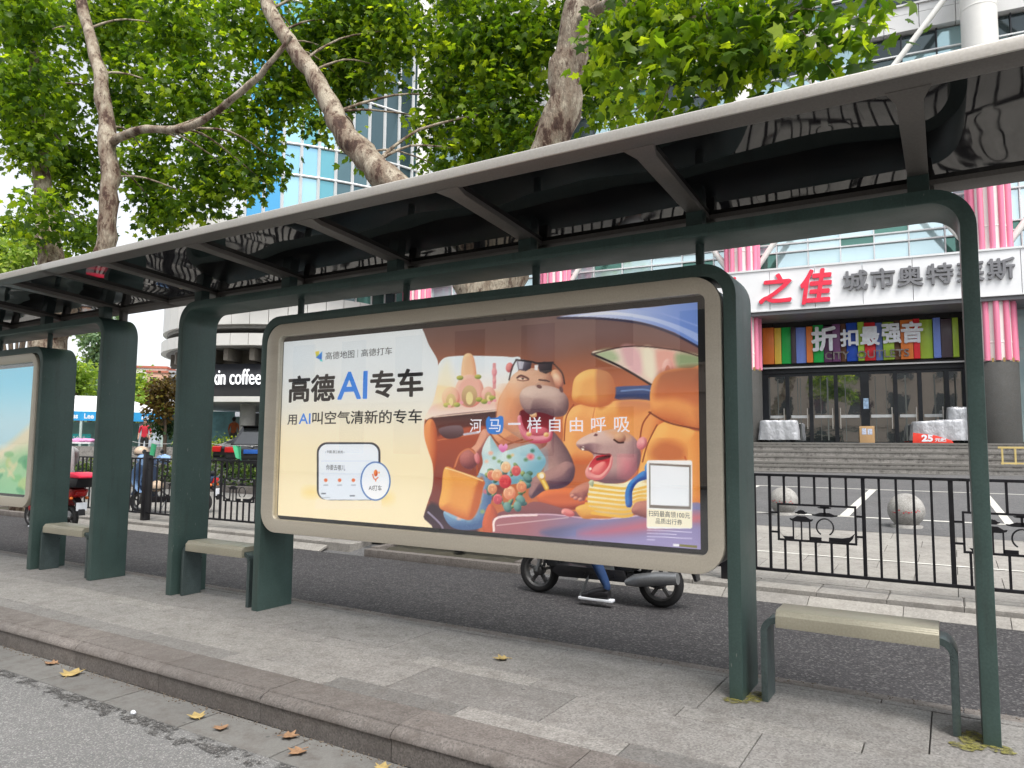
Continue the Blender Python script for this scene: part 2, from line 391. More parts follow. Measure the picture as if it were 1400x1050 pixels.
# ---------------------------------------------------------------- bus shelters, benches, advertising light boxes
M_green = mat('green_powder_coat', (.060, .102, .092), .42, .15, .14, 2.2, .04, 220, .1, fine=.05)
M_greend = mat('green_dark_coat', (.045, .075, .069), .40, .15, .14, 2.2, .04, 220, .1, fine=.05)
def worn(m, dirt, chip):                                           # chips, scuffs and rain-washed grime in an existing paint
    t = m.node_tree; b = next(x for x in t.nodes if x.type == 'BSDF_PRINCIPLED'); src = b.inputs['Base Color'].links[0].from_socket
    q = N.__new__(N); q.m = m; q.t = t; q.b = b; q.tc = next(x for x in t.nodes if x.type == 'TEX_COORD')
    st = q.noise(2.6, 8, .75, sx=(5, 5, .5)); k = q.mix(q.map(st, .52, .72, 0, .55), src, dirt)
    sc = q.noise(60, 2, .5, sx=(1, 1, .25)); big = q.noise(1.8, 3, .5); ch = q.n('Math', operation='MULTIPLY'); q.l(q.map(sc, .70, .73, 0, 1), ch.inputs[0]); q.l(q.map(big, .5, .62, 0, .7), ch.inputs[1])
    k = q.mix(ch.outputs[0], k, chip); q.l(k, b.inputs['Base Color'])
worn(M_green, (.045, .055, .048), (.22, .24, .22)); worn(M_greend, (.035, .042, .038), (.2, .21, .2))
M_alu = mat('brushed_grey_metal', (.56, .535, .49), .42, .55, .08, 2, .03, 90, .08, sx=(.3, 6, 6))
M_roofgrey = mat('roof_grey_paint', (.135, .125, .115), .5, .2, .12, 2.5)
M_beige = mat('beige_anodised_frame', (.60, .55, .455), .36, .35, .06, 2, .02, 120, .06, sx=(.4, 5, 5))
M_bench = mat('beige_bench_slat', (.40, .375, .29), .45, .25, .10, 3)
M_steel = mat('worn_blue_grey_steel', (.10, .135, .135), .36, .6, .2, 6)
q = N('black_gloss_panel'); wv = q.noise(1.25, 1, .4); q.set(Base_Color=(.008, .008, .009), Roughness=q.map(q.noise(6, 5, .7), .3, .7, .015, .05)); q.b.inputs['Specular IOR Level'].default_value = .5; q.bump(wv, .13, .10); du = q.noise(3.5, 8, .75); q.set(Base_Color=q.mix(q.map(du, .45, .75, 0, .8), (.006, .006, .007), (.022, .021, .02))); M_gloss = q.m
M_black = mat('black_enamel', (.012, .012, .014), .35)
SH = 'bus shelters in line on the platform'
def shelter():
    r = root('bus_shelter', (-3, 4.3, 0), 'dark green bus shelter with a long black-panelled roof, nearest and largest, around the hippo poster', 'bus shelter', SH)
    Y0, Y1 = 4.12, 4.48
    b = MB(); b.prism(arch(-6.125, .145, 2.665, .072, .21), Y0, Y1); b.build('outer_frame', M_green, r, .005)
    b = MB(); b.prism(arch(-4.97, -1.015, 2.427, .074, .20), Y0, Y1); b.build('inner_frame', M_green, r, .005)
    for x in (-1.27, -2.413, -3.557, -4.708):
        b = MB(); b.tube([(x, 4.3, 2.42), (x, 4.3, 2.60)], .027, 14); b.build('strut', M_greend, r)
    zr = lambda y: 2.85 - .0672*(y-3.18)
    X0, X1 = -6.77, .79
    # front fascia and soffit lip
    b = MB(); b.prism([(3.18, 2.846), (3.18, 2.897), (3.186, 2.903), (3.34, 2.899), (3.34, 2.893), (3.192, 2.893), (3.192, 2.846)], X0, X1, 'yz'); b.build('roof_fascia', M_alu, r, .0015)
    b = MB(); b.prism([(3.1925, 2.850), (3.1925, 2.8925), (3.335, 2.8925), (3.325, zr(3.325)+.002), (3.31, zr(3.31)-.001)], X0, X1, 'yz'); b.build('roof_soffit', M_roofgrey, r, .002)
    b = MB(); b.prism([(4.38, zr(4.38)), (4.38, zr(4.38)+.09), (4.53, zr(4.53)+.09), (4.53, zr(4.53))], X0+.004, X1-.004, 'yz'); b.build('rear_beam', M_roofgrey, r, .004)
    b = MB(); b.add([(X0+.01, 3.33, 2.89), (X1-.01, 3.33, 2.89), (X1-.01, 4.52, 2.852), (X0+.01, 4.52, 2.852), (X0+.01, 3.33, 2.905), (X1-.01, 3.33, 2.905), (X1-.01, 4.52, 2.868), (X0+.01, 4.52, 2.868)],
        [(0, 3, 2, 1), (4, 5, 6, 7), (0, 1, 5, 4), (2, 3, 7, 6), (1, 2, 6, 5), (3, 0, 4, 7)]); b.build('roof_deck', M_roofgrey, r)
    xs = [-.10-1.178*k for k in range(6)]
    for x in xs:
        b = MB()                                                    # tapered beam with splayed front end
        pts = [(3.30, .085), (3.42, .052), (4.39, .047)]
        vs = []
        for y, w in pts: vs += [(x-w, y, zr(y)-.004), (x+w, y, zr(y)-.004), (x+w, y, 2.885-.03*(y-3.3)), (x-w, y, 2.885-.03*(y-3.3))]
        fs = [(0, 1, 2, 3), (8, 11, 10, 9)]
        for i in (0, 4): fs += [(i, i+4, i+5, i+1), (i+1, i+5, i+6, i+2), (i+2, i+6, i+7, i+3), (i+3, i+7, i+4, i)]
        b.add(vs, fs); b.build('roof_beam', M_roofgrey, r, .003)
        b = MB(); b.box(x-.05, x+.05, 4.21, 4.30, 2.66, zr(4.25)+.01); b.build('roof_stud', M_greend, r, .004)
        b = MB(); b.box(x+.0, x+.07, 4.40, 4.46, 2.66, zr(4.43)+.01); b.build('roof_stud', M_roofgrey, r, .004)
    for x0, x1 in ((X0, X0+.075), (X1-.075, X1)):
        b = MB(); b.prism([(3.30, zr(3.3)-.003), (3.30, 2.888), (4.4, 2.85), (4.4, zr(4.4)-.003)], x0+.004, x1-.004, 'yz'); b.build('end_beam', M_roofgrey, r, .004)
    ed = [X0+.06]+sorted(xs)+[X1-.06]
    for a, c in zip(ed[:-1], ed[1:]):
        nx = 12; b = MB(); vs = []; fs = []
        for j in range(9):
            for i in range(nx+1):
                u, v = i/nx, j/8; y = 3.30+1.10*v
                vs.append((a+(c-a)*u, y, zr(y)+.028+.012*math.sin(math.pi*u)*math.sin(math.pi*v)))
        for j in range(8):
            for i in range(nx): k = j*(nx+1)+i; fs.append((k, k+nx+1, k+nx+2, k+1))
        b.add(vs, fs, 0, True); b.build('roof_panel', M_gloss, r)
    return r
sh1 = shelter(); sh2 = copy_tree(sh1); sh2.location.x -= 7.49
sh2['label'] = 'dark green bus shelter cut by the left edge of the picture, around the sky-blue poster'
BN = 'benches under the shelters'
def bench(x0, x1):
    r = root('bench', ((x0+x1)/2, 4.3, 0), None, 'bench', BN)
    y0, y1 = 4.17, 4.36
    for s, xa in ((1, x0), (-1, x1)):
        th, R, H = .035, .085, .452; out = []; inn = []
        out = [(xa, 0)] + [(xa+s*(R-R*math.cos(math.radians(90*i/8))), H-R+R*math.sin(math.radians(90*i/8))) for i in range(9)] + [(xa+s*.18, H)]
        q_ = R-th; inn = [(xa+s*th, 0)] + [(xa+s*(R-q_*math.cos(math.radians(90*i/8))), H-R+q_*math.sin(math.radians(90*i/8))) for i in range(9)] + [(xa+s*.18, H-th)]
        b = MB(); b.prism(out+inn[::-1], y0, y1); b.build('leg', M_steel, r, .005)
    b = MB(); b.prism([(4.145, .405), (4.145, .468), (4.152, .475), (4.158, .476), (4.163, .489), (4.175, .494), (4.37, .494), (4.385, .485), (4.385, .405)], x0+.085, x1-.075, 'yz'); b.build('seat', M_bench, r, .003)
    return r
b1 = bench(-.93, -.012); b1['label'] = 'beige bench on bent steel legs at the near right, between the right-hand green posts'
b2 = copy_tree(b1); b2.location.x = -5.53; b2['label'] = 'beige bench just left of the hippo poster, between two wide green posts'
b3 = copy_tree(b1); b3.location.x = -7.97; b3['label'] = 'beige bench farthest left, in front of the red-boxed delivery scooter'
# ---- light boxes
M_glass = None
q = N('poster_glass'); tr = q.n('BsdfTransparent'); gl = q.n('BsdfGlossy'); gl.inputs['Roughness'].default_value = .01
ge = q.n('NewGeometry'); dp = q.n('VectorMath', operation='DOT_PRODUCT'); q.l(ge.outputs['Normal'], dp.inputs[0]); q.l(ge.outputs['Incoming'], dp.inputs[1])
ab = q.n('Math', operation='ABSOLUTE'); q.l(dp.outputs['Value'], ab.inputs[0]); om = q.n('Math', operation='SUBTRACT'); om.inputs[0].default_value = 1; q.l(ab.outputs[0], om.inputs[1])
pw = q.n('Math', operation='POWER'); q.l(om.outputs[0], pw.inputs[0]); pw.inputs[1].default_value = 5; fr = q.n('MapRange'); q.l(pw.outputs[0], fr.inputs[0]); fr.inputs[3].default_value = .095; fr.inputs[4].default_value = 1
mx = q.n('MixShader'); q.l(fr.outputs[0], mx.inputs[0]); q.l(tr.outputs[0], mx.inputs[1]); q.l(gl.outputs[0], mx.inputs[2]); q.l(mx.outputs[0], q.out.inputs[0]); q.t.nodes.remove(q.b); M_glass = q.m
q = N('printed_sheet'); at = q.n('Attribute'); at.attribute_name = 'ink'; q.set(Base_Color=at.outputs['Color'], Roughness=.35, Emission_Color=at.outputs['Color'], Emission_Strength=.27); M_print = q.m
def lightbox(x0, label):
    """x0 = outer left edge of the beige frame"""
    r = root('advertising_light_box', (x0+1.9, 4.25, .65), label, 'advertising board', 'lit advertising boards in the shelters')
    x1 = x0+3.785
    n = 10; o_ = rrect(x0, x1, .65, 2.352, .17, n); i_ = rrect(x0+.14, x1-.09, .755, 2.25, .045, n)
    b = MB(); b.frame(o_, i_, 4.105, 4.16); b.build('frame', M_beige, r, .004)
    b = MB(); b.frame(rrect(x0+.012, x1-.012, .662, 2.34, .16, n), rrect(x0+.05, x1-.05, .70, 2.30, .14, n), 4.161, 4.42); b.build('case', M_black, r)
    b = MB(); b.box(x0+.05, x1-.05, 4.16, 4.165, .70, 2.30); b.build('backing_panel', M_black, r)
    b = MB(); b.prism(i_, 4.127, 4.133); b.build('glass_pane', M_glass, r)
    b = MB(); b.frame(rrect(x0+.02, x1-.02, .67, 2.33, .15, n), rrect(x0+.1, x1-.1, .75, 2.25, .12, n), 4.421, 4.44); b.build('rear_frame', M_beige, r)
    b = MB(); b.box(x0+.1, x1-.1, 4.421, 4.43, .75, 2.25); b.build('rear_panel', M_black, r)
    return r
lb1 = lightbox(-4.885, 'beige framed lit advertising board in the middle, showing hippos laughing in a car')
lb2 = lightbox(-4.885-7.49, 'beige framed lit advertising board at the left edge, with a blue sky over green land')
# ---------------------------------------------------------------- the printed sheets (flat illustrations, painted per vertex)
class Paint:
    """paints a printed illustration on a fine sheet; shapes are given in drawing units"""
    def __init__(s, x0, x1, z0, z1, nx, nz, toxy):
        s.nx, s.nz = nx, nz; s.x = np.linspace(x0, x1, nx); s.z = np.linspace(z1, z0, nz)
        gx, gz = np.meshgrid(s.x, s.z); s.U, s.V = toxy(gx, gz); s.C = np.ones((nz, nx, 3))
        s.f = lambda a, b: (a, b)
    def pts(s, P, smooth=True, n=6):
        P = [s.f(*p) for p in P]
        if not smooth: return np.array(P, float)
        P = np.array(P, float); k = len(P); out = []
        for i in range(k):
            p0, p1, p2, p3 = P[i-1], P[i], P[(i+1) % k], P[(i+2) % k]
            for t in np.linspace(0, 1, n, endpoint=False):
                out.append(.5*((2*p1)+(-p0+p2)*t+(2*p0-5*p1+4*p2-p3)*t*t+(-p0+3*p1-3*p2+p3)*t**3))
        return np.array(out)
    def win(s, P, pad):
        lo = P.min(0)-pad; hi = P.max(0)+pad
        m = (s.U > lo[0]) & (s.U < hi[0]) & (s.V > lo[1]) & (s.V < hi[1])
        r = np.where(m.any(1))[0]; c = np.where(m.any(0))[0]
        return None if len(r) == 0 or len(c) == 0 else (slice(r[0], r[-1]+1), slice(c[0], c[-1]+1))
    def sdf(s, P, w):
        U, V = s.U[w], s.V[w]; d2 = np.full(U.shape, 1e9); ins = np.zeros(U.shape, bool)
        for i in range(len(P)):
            a, b = P[i-1], P[i]; ex, ey = b-a; L = ex*ex+ey*ey+1e-9
            t = np.clip(((U-a[0])*ex+(V-a[1])*ey)/L, 0, 1)
            d2 = np.minimum(d2, (U-a[0]-t*ex)**2+(V-a[1]-t*ey)**2)
            c = ((a[1] > V) != (b[1] > V)); xi = a[0]+(V-a[1])*ex/(ey if abs(ey) > 1e-9 else 1e-9); ins ^= c & (U < xi)
        d = np.sqrt(d2); return np.where(ins, d, -d)
    def lay(s, w, m, col):
        s.C[w] = s.C[w]*(1-m[..., None]) + np.asarray(col)*m[..., None]
    def poly(s, P, c0, c1=None, g=None, smooth=True, soft=.9, a=1.):
        """flat or gradient fill; g = gradient from point to point in drawing units"""
        P = s.pts(P, smooth); w = s.win(P, 3)
        if w is None: return
        m = np.clip(.5+s.sdf(P, w)/soft, 0, 1)*a; c0 = np.array(c0, float)
        if c1 is None: col = c0
        else:
            (ax, ay), (bx, by) = (s.f(*g[0]), s.f(*g[1])) if g else ((0, P[:, 1].min()), (0, P[:, 1].max()))
            dx, dy = bx-ax, by-ay; t = np.clip(((s.U[w]-ax)*dx+(s.V[w]-ay)*dy)/(dx*dx+dy*dy+1e-9), 0, 1)[..., None]
            t = t*t*(3-2*t); col = c0*(1-t)+np.array(c1, float)*t
        s.lay(w, m, col)
    def blob(s, P, hi, lo, R=14, L=(-.5, -.65), smooth=True, soft=.9, rim=None, tex=0):
        """rounded printed form: a drawn highlight side and a drawn dark side"""
        P = s.pts(P, smooth); w = s.win(P, 3)
        if w is None: return
        d = s.sdf(P, w); m = np.clip(.5+d/soft, 0, 1); R = R*.62; q = np.clip(d/R, 0, 1); h = np.sqrt(np.clip(1-(1-q)**2, 0, 1))*R
        for _ in range(3):
            h = np.pad(h, 1, 'edge'); h = (h[:-2, 1:-1]+h[2:, 1:-1]+h[1:-1, :-2]+h[1:-1, 2:]+2*h[1:-1, 1:-1])/6
        gy, gx = np.gradient(h); sc = abs(s.U[w][0, 1]-s.U[w][0, 0])+1e-6; gx /= sc; gy /= sc
        nz = 1/np.sqrt(1+gx*gx+gy*gy); l = (-gx*L[0]-gy*L[1])*nz*-1*-1 + .55*nz
        t = np.clip(.22+l*.80, 0, 1)[..., None]
        col = np.array(lo, float)*(1-t)+np.array(hi, float)*t
        if rim: e = np.clip(1-d/3, 0, 1)[..., None]*.5; col = col*(1-e)+np.array(rim, float)*e
        if tex: col = col + RNG.normal(0, tex, d.shape)[..., None]
        s.lay(w, m, col)
    def el(s, c, r, a=0, n=18):
        a = math.radians(a)
        return [(c[0]+r[0]*math.cos(t)*math.cos(a)-r[1]*math.sin(t)*math.sin(a), c[1]+r[0]*math.cos(t)*math.sin(a)+r[1]*math.sin(t)*math.cos(a)) for t in [2*math.pi*i/n for i in range(n)]]
    def line(s, P, wd, c, a=1.):
        P = np.array([s.f(*p) for p in P], float)
        if len(P) > 2:
            Q = []; k = len(P)
            for i in range(k-1):
                p0, p1, p2, p3 = P[max(i-1, 0)], P[i], P[i+1], P[min(i+2, k-1)]
                for t in np.linspace(0, 1, 6, endpoint=False): Q.append(.5*((2*p1)+(-p0+p2)*t+(2*p0-5*p1+4*p2-p3)*t*t+(-p0+3*p1-3*p2+p3)*t**3))
            P = np.array(Q+[P[-1]])
        w = s.win(P, wd+3)
        if w is None: return
        U, V = s.U[w], s.V[w]; d2 = np.full(U.shape, 1e9)
        for i in range(1, len(P)):
            a_, b_ = P[i-1], P[i]; ex, ey = b_-a_; L = ex*ex+ey*ey+1e-9; t = np.clip(((U-a_[0])*ex+(V-a_[1])*ey)/L, 0, 1)
            d2 = np.minimum(d2, (U-a_[0]-t*ex)**2+(V-a_[1]-t*ey)**2)
        s.lay(w, np.clip(.5+(wd/2-np.sqrt(d2))/.9, 0, 1)*a, np.array(c, float))
    def sheet(s, name, y, parent):
        nx, nz = s.nx, s.nz; v = np.zeros((nz, nx, 3)); v[..., 0] = s.x[None]; v[..., 1] = y; v[..., 2] = s.z[:, None]
        off = ORG[parent.name]; v -= np.array(off)[None, None]
        i = np.arange(nz*nx).reshape(nz, nx); q = np.stack([i[1:, :-1], i[1:, 1:], i[:-1, 1:], i[:-1, :-1]], -1).reshape(-1, 4)
        me = bpy.data.meshes.new(name); me.vertices.add(nz*nx); me.vertices.foreach_set('co', v.ravel())
        me.loops.add(q.size); me.loops.foreach_set('vertex_index', q.ravel()); me.polygons.add(len(q)); me.polygons.foreach_set('loop_start', np.arange(len(q))*4); me.polygons.foreach_set('loop_total', np.full(len(q), 4)); me.update(); me.validate()
        c = np.clip(s.C, 0, 255)/255; c = np.where(c <= .04045, c/12.92, ((c+.055)/1.055)**2.4)
        a = me.color_attributes.new('ink', 'FLOAT_COLOR', 'POINT'); a.data.foreach_set('color', np.concatenate([c, np.ones((nz, nx, 1))], -1).ravel())
        me.materials.append(M_print); o = bpy.data.objects.new(name, me); COL.objects.link(o); o.parent = parent; ORG[o.name] = off
        return o
def draw1(x, z):                                                   # sheet metres -> drawing units of the artwork
    w = -.150450598*x + .0255469599*z + 1
    return (142.860944*x + 20.5872264*z + 1318.91373)/w, (-89.7875014*x - 275.338444*z + 1010.89266)/w
A = Paint(-4.74, -1.247, .783, 2.211, 760, 310, draw1)
c1 = lambda X, Y: (360+X/3.281, 420+Y/3.281)
c2 = lambda X, Y: (560+X/2.764, 400+Y/2.764)
c3 = lambda X, Y: (600+X/4.375, 480+Y/4.375)
c4 = lambda X, Y: (760+X/4.375, 480+Y/4.375)
def artwork():
    A.f = c2; p, bl, ln, el = A.poly, A.blob, A.line, A.el
    p([(-100, -50), (1200, -50), (1200, 1000), (-100, 1000)], (112, 86, 80), (196, 112, 70), ((0, 100), (0, 420)), False)
    p([(480, 60), (700, 70), (900, 90), (1100, 130), (1100, 260), (950, 210), (700, 190), (480, 240)], (122, 100, 96), (140, 104, 96), soft=30)
    # car body along the top right
    p([(560, 92), (760, 68), (960, 50), (1110, 20), (1110, 205), (1000, 150), (860, 108), (700, 94)], (196, 206, 240), (118, 146, 212), ((700, 60), (1060, 190)))
    p([(620, 92), (760, 84), (900, 104), (1010, 142), (1110, 196), (1110, 168), (1000, 118), (880, 86), (740, 72)], (226, 232, 250), (160, 180, 232), ((700, 80), (1080, 190)))
    ln([(560, 96), (720, 98), (880, 118), (1000, 158), (1100, 210)], 3.2, (66, 60, 84))
    ln([(700, 60), (900, 66), (1100, 130)], 2, (150, 170, 226), .8)
    # left window and the pink arcade outside
    p([(60, 480), (92, 330), (118, 258), (170, 240), (300, 240), (380, 244), (420, 260), (360, 420), (340, 452)], (228, 240, 244), (250, 226, 200), ((200, 240), (200, 440)))
    p([(96, 360), (150, 356), (330, 372), (345, 450), (92, 466)], (248, 214, 178), (252, 228, 206), soft=4)
    p([(92, 425), (200, 410), (345, 418), (345, 450), (92, 466)], (236, 190, 172), (246, 216, 200), soft=4)
    bl([(198, 330), (204, 240), (240, 240), (250, 330)], (250, 206, 160), (226, 150, 118), 10)
    for x, y, r in ((226, 372, 54), (156, 396, 34), (298, 386, 27)):
        bl(el((x, y), (r, r*1.15)), (246, 196, 176), (214, 132, 120), 10); p(el((x, y+r*.35), (r*.55, r*.75)), (206, 178, 130), (180, 140, 110)); p(el((x, y+r*.5), (r*.25, r*.45)), (236, 214, 150))
    for x, y in ((140, 425), (178, 424), (262, 404), (282, 412), (312, 398), (258, 318), (190, 322)): bl(el((x, y), (13, 9)), (196, 190, 100), (120, 140, 70), 5)
    for x, y in ((150, 430), (196, 416), (300, 416), (322, 408)): p(el((x, y), (7, 6)), (240, 160, 170))
    for x in (318, 322): ln([(x, 270), (x, 360)], 3, (222, 150, 150))
    bl(el((320, 300), (10, 16)), (240, 170, 170), (210, 120, 130), 5); bl(el((320, 335), (7, 10)), (240, 170, 170), (210, 120, 130), 5)
    p([(96, 420), (110, 300), (150, 260), (170, 420)], (250, 226, 150), a=.35, soft=12)
    # right window
    p([(690, 233), (760, 214), (830, 204), (960, 214), (1110, 244), (1110, 330), (980, 320), (925, 354), (860, 316)], (238, 214, 196), (226, 190, 170), ((700, 220), (1060, 300)))
    for pts_, c in (([(700, 232), (760, 216), (790, 250), (760, 262)], (176, 190, 150)), ([(800, 210), (850, 206), (880, 260), (870, 310), (830, 290)], (226, 176, 176)), ([(930, 224), (1000, 226), (1010, 310), (950, 320)], (232, 166, 150)), ([(1010, 230), (1110, 246), (1110, 300), (1020, 290)], (150, 166, 126)), ([(880, 215), (920, 218), (925, 320), (890, 310)], (240, 226, 196))): p(pts_, c, soft=8)
    bl(el((975, 290), (22, 40)), (244, 190, 176), (214, 140, 130), 10); p(el((975, 300), (10, 26)), (206, 130, 110))
    ln([(690, 232), (800, 282), (925, 356)], 3.2, (52, 40, 46)); ln([(690, 232), (830, 203), (1000, 216), (1110, 246)], 1.8, (90, 66, 60))
    p([(770, 360), (860, 352), (930, 356), (930, 412), (850, 412), (772, 398)], (74, 96, 140), (52, 66, 106)); ln([(800, 372), (880, 366), (930, 376)], 2, (120, 146, 190))
    # seats
    bl([(580, 520), (586, 460), (640, 424), (700, 432), (760, 412), (860, 404), (930, 420), (960, 500), (900, 620), (780, 640), (600, 640)], (255, 184, 112), (206, 108, 60), 30, tex=1.5)
    p([(790, 410), (860, 404), (926, 420), (900, 452), (800, 470)], (200, 128, 96), (226, 140, 80), soft=8, a=.8)
    ln([(620, 424), (592, 470), (584, 560)], 1.6, (150, 66, 30)); ln([(700, 434), (690, 500), (700, 600)], 1.2, (200, 100, 50), .7); ln([(912, 452), (880, 500), (868, 580)], 2, (150, 64, 34))
    bl([(614, 372), (624, 324), (660, 296), (706, 289), (752, 304), (774, 344), (776, 392), (752, 424), (700, 434), (640, 420), (616, 404)], (255, 194, 116), (206, 116, 64), 24, tex=1.5)
    p([(706, 289), (752, 302), (776, 345), (776, 392), (752, 424), (712, 432)], (168, 112, 92), (190, 108, 66), ((0, 290), (0, 430)), soft=5, a=.6)
    bl([(870, 820), (872, 640), (910, 540), (960, 490), (1030, 500), (1110, 530), (1110, 820)], (255, 184, 104), (226, 120, 58), 40, tex=1.5)
    p([(905, 600), (940, 560), (990, 560), (1040, 590), (1030, 640), (930, 640)], (170, 84, 52), soft=14, a=.6)
    ln([(935, 500), (900, 570), (880, 640)], 1.8, (140, 60, 30)); ln([(1040, 620), (1062, 700), (1066, 820)], 2, (196, 90, 40))
    bl([(908, 410), (914, 350), (944, 306), (1000, 288), (1060, 286), (1110, 292), (1110, 512), (1020, 498), (950, 478), (916, 450)], (255, 176, 104), (196, 106, 60), 36, tex=1.5)
    p([(940, 312), (1000, 288), (1110, 288), (1110, 420), (1000, 400), (925, 400)], (146, 86, 66), (200, 110, 70), ((0, 290), (0, 420)), soft=10, a=.75)
    ln([(905, 452), (980, 492), (1110, 520)], 2.2, (120, 52, 30))
    # door trim
    p([(88, 470), (330, 444), (360, 452), (350, 480), (90, 506)], (72, 44, 50), (112, 66, 60), soft=2); p([(90, 505), (350, 478), (340, 540), (90, 560)], (96, 48, 46), (140, 66, 50))
    p([(90, 556), (350, 520), (350, 760), (80, 800)], (176, 88, 60), (132, 70, 66), soft=3); ln([(92, 470), (330, 446)], 1.6, (230, 200, 180)); ln([(95, 560), (330, 520)], 1.6, (206, 120, 80))
    p([(110, 515), (190, 502), (200, 540), (140, 552)], (128, 106, 110), (90, 60, 66)); ln([(206, 536), (260, 528)], 3, (196, 190, 200))
    p([(70, 800), (150, 830), (250, 870), (230, 960), (40, 960)], (66, 46, 60), (96, 70, 84), soft=6); ln([(70, 830), (120, 880), (130, 920)], 2.5, (150, 140, 160))
    bl([(46, 600), (58, 500), (84, 478), (102, 520), (104, 610), (88, 690), (64, 700)], (250, 160, 100), (176, 84, 52), 18)
    # ---- grown hippo in a flowered dress
    A.f = c3
    bl([(600, 560), (660, 470), (720, 520), (775, 600), (810, 690), (800, 770), (740, 815), (660, 820), (620, 760), (630, 690), (600, 620)], (188, 150, 140), (100, 76, 86), 36, (-.7, -.5), tex=2.5)
    bl([(262, 470), (316, 486), (322, 530), (280, 590), (244, 640), (236, 690), (200, 712), (146, 690), (130, 640), (160, 600), (216, 560)], (232, 164, 136), (150, 88, 86), 26, tex=2)
    bl([(350, 330), (366, 270), (410, 230), (490, 280), (520, 420), (640, 520), (620, 580), (480, 610), (330, 590), (302, 520), (336, 440)], (240, 170, 120), (166, 92, 74), 50, tex=2)
    p([(330, 520), (420, 545), (520, 540), (600, 550), (560, 640), (400, 640)], (226, 140, 104), soft=14, a=.7)
    bl([(256, 610), (270, 560), (304, 506), (330, 540), (372, 596), (430, 588), (500, 566), (566, 556), (610, 600), (640, 660), (600, 730), (520, 780), (400, 800), (280, 790), (240, 740), (262, 670)], (214, 232, 226), (116, 166, 182), 40, tex=2)
    p([(420, 590), (500, 566), (566, 556), (640, 660), (590, 740), (500, 700)], (126, 178, 196), soft=26, a=.6)
    bl([(236, 730), (320, 790), (312, 900), (268, 1050), (90, 1060), (28, 960), (150, 950), (210, 860)], (150, 186, 206), (84, 112, 152), 34, tex=3)
    for x, y, r, c in ((310, 610, 14, (240, 176, 150)), (330, 640, 10, (120, 150, 90)), (285, 660, 11, (240, 190, 160)), (548, 632, 24, (238, 150, 150)), (548, 634, 9, (230, 90, 110)), (520, 650, 12, (110, 150, 110)), (560, 596, 12, (80, 130, 110)), (600, 640, 11, (120, 160, 130)), (420, 632, 14, (120, 150, 80)), (440, 622, 8, (240, 190, 120)), (360, 660, 10, (130, 160, 100)), (280, 840, 16, (206, 120, 130)), (240, 900, 14, (180, 190, 130)), (180, 1010, 18, (120, 150, 170)), (260, 960, 14, (150, 170, 120)), (120, 1000, 13, (220, 180, 170))): p(el((x, y), (r, r*.85)), c, soft=3)
    # head
    bl(el((422, 98), (22, 30), 10), (238, 150, 142), (186, 90, 96), 9)
    bl(el((708, 166), (36, 58), -22), (234, 178, 138), (160, 98, 84), 16); p(el((706, 172), (20, 38), -22), (246, 214, 180), (206, 140, 116), soft=5)
    bl([(352, 350), (372, 262), (408, 198), (440, 146), (500, 108), (590, 104), (660, 130), (690, 190), (700, 260), (600, 330), (500, 350), (500, 430), (560, 500), (520, 540), (420, 480), (360, 430)], (236, 190, 158), (164, 114, 96), 36, (-.7, -.45), tex=2.2)
    p([(370, 260), (410, 210), (470, 260), (500, 340), (500, 420), (440, 470), (370, 420), (352, 340)], (238, 160, 112), (222, 138, 98), soft=24, a=.75)
    # open mouth
    p([(486, 360), (540, 352), (660, 360), (690, 400), (680, 500), (640, 530), (560, 526), (508, 480), (484, 420)], (112, 26, 44), (176, 52, 66))
    bl([(530, 480), (580, 452), (640, 460), (660, 500), (620, 526), (560, 520)], (226, 120, 130), (160, 60, 76), 14)
    bl([(470, 396), (490, 386), (500, 430), (524, 478), (570, 506), (640, 500), (668, 470), (680, 500), (668, 536), (620, 552), (550, 548), (504, 516), (478, 462)], (240, 160, 166), (190, 84, 104), 11)
    for x, y in ((538, 496), (642, 500)): bl(el((x, y), (16, 14)), (252, 214, 150), (214, 150, 90), 7)
    bl([(545, 372), (580, 368), (584, 392), (562, 398), (546, 388)], (250, 214, 170), (214, 150, 100), 6)
    bl([(484, 262), (506, 226), (560, 206), (640, 206), (720, 228), (768, 276), (776, 330), (756, 380), (700, 394), (640, 374), (590, 366), (548, 380), (512, 356), (488, 312)], (218, 190, 174), (112, 84, 90), 34, (-.45, -.75), tex=2.8)
    p(el((600, 212), (17, 11), 20), (116, 76, 74)); ln([(578, 206), (598, 192), (624, 204)], 2, (196, 156, 136)); p(el((732, 230), (11, 19), -20), (112, 78, 80))
    # eyes and the sunglasses pushed up
    p(el((496, 164), (22, 7), 6), (236, 218, 196)); p(el((502, 164), (7, 6)), (60, 36, 30)); p([(466, 158), (490, 142), (524, 152), (536, 162), (500, 160)], (176, 128, 112), soft=2); ln([(468, 160), (490, 146), (522, 158), (536, 168)], 2.2, (92, 56, 54)); ln([(470, 172), (500, 178), (534, 174)], 1.4, (140, 90, 80)); ln([(600, 172), (640, 176), (660, 182)], 2, (70, 46, 50))
    p([(462, 52), (500, 48), (556, 66), (548, 104), (520, 120), (474, 112)], (150, 148, 160), (64, 56, 66), ((470, 60), (550, 110)), False); p([(474, 62), (510, 58), (500, 108), (480, 106)], (206, 206, 216), smooth=False, a=.8)
    p([(588, 72), (632, 62), (680, 72), (674, 120), (640, 136), (602, 122)], (92, 74, 78), (48, 40, 46), ((590, 60), (670, 130)), False); p([(572, 84), (594, 82), (590, 116), (572, 112)], (236, 230, 226), smooth=False)
    ln([(462, 52), (556, 64), (588, 72), (682, 68)], 2.4, (44, 34, 40)); ln([(462, 54), (438, 100), (420, 172)], 2, (60, 44, 46)); ln([(682, 72), (736, 130), (752, 196)], 2, (70, 50, 50))
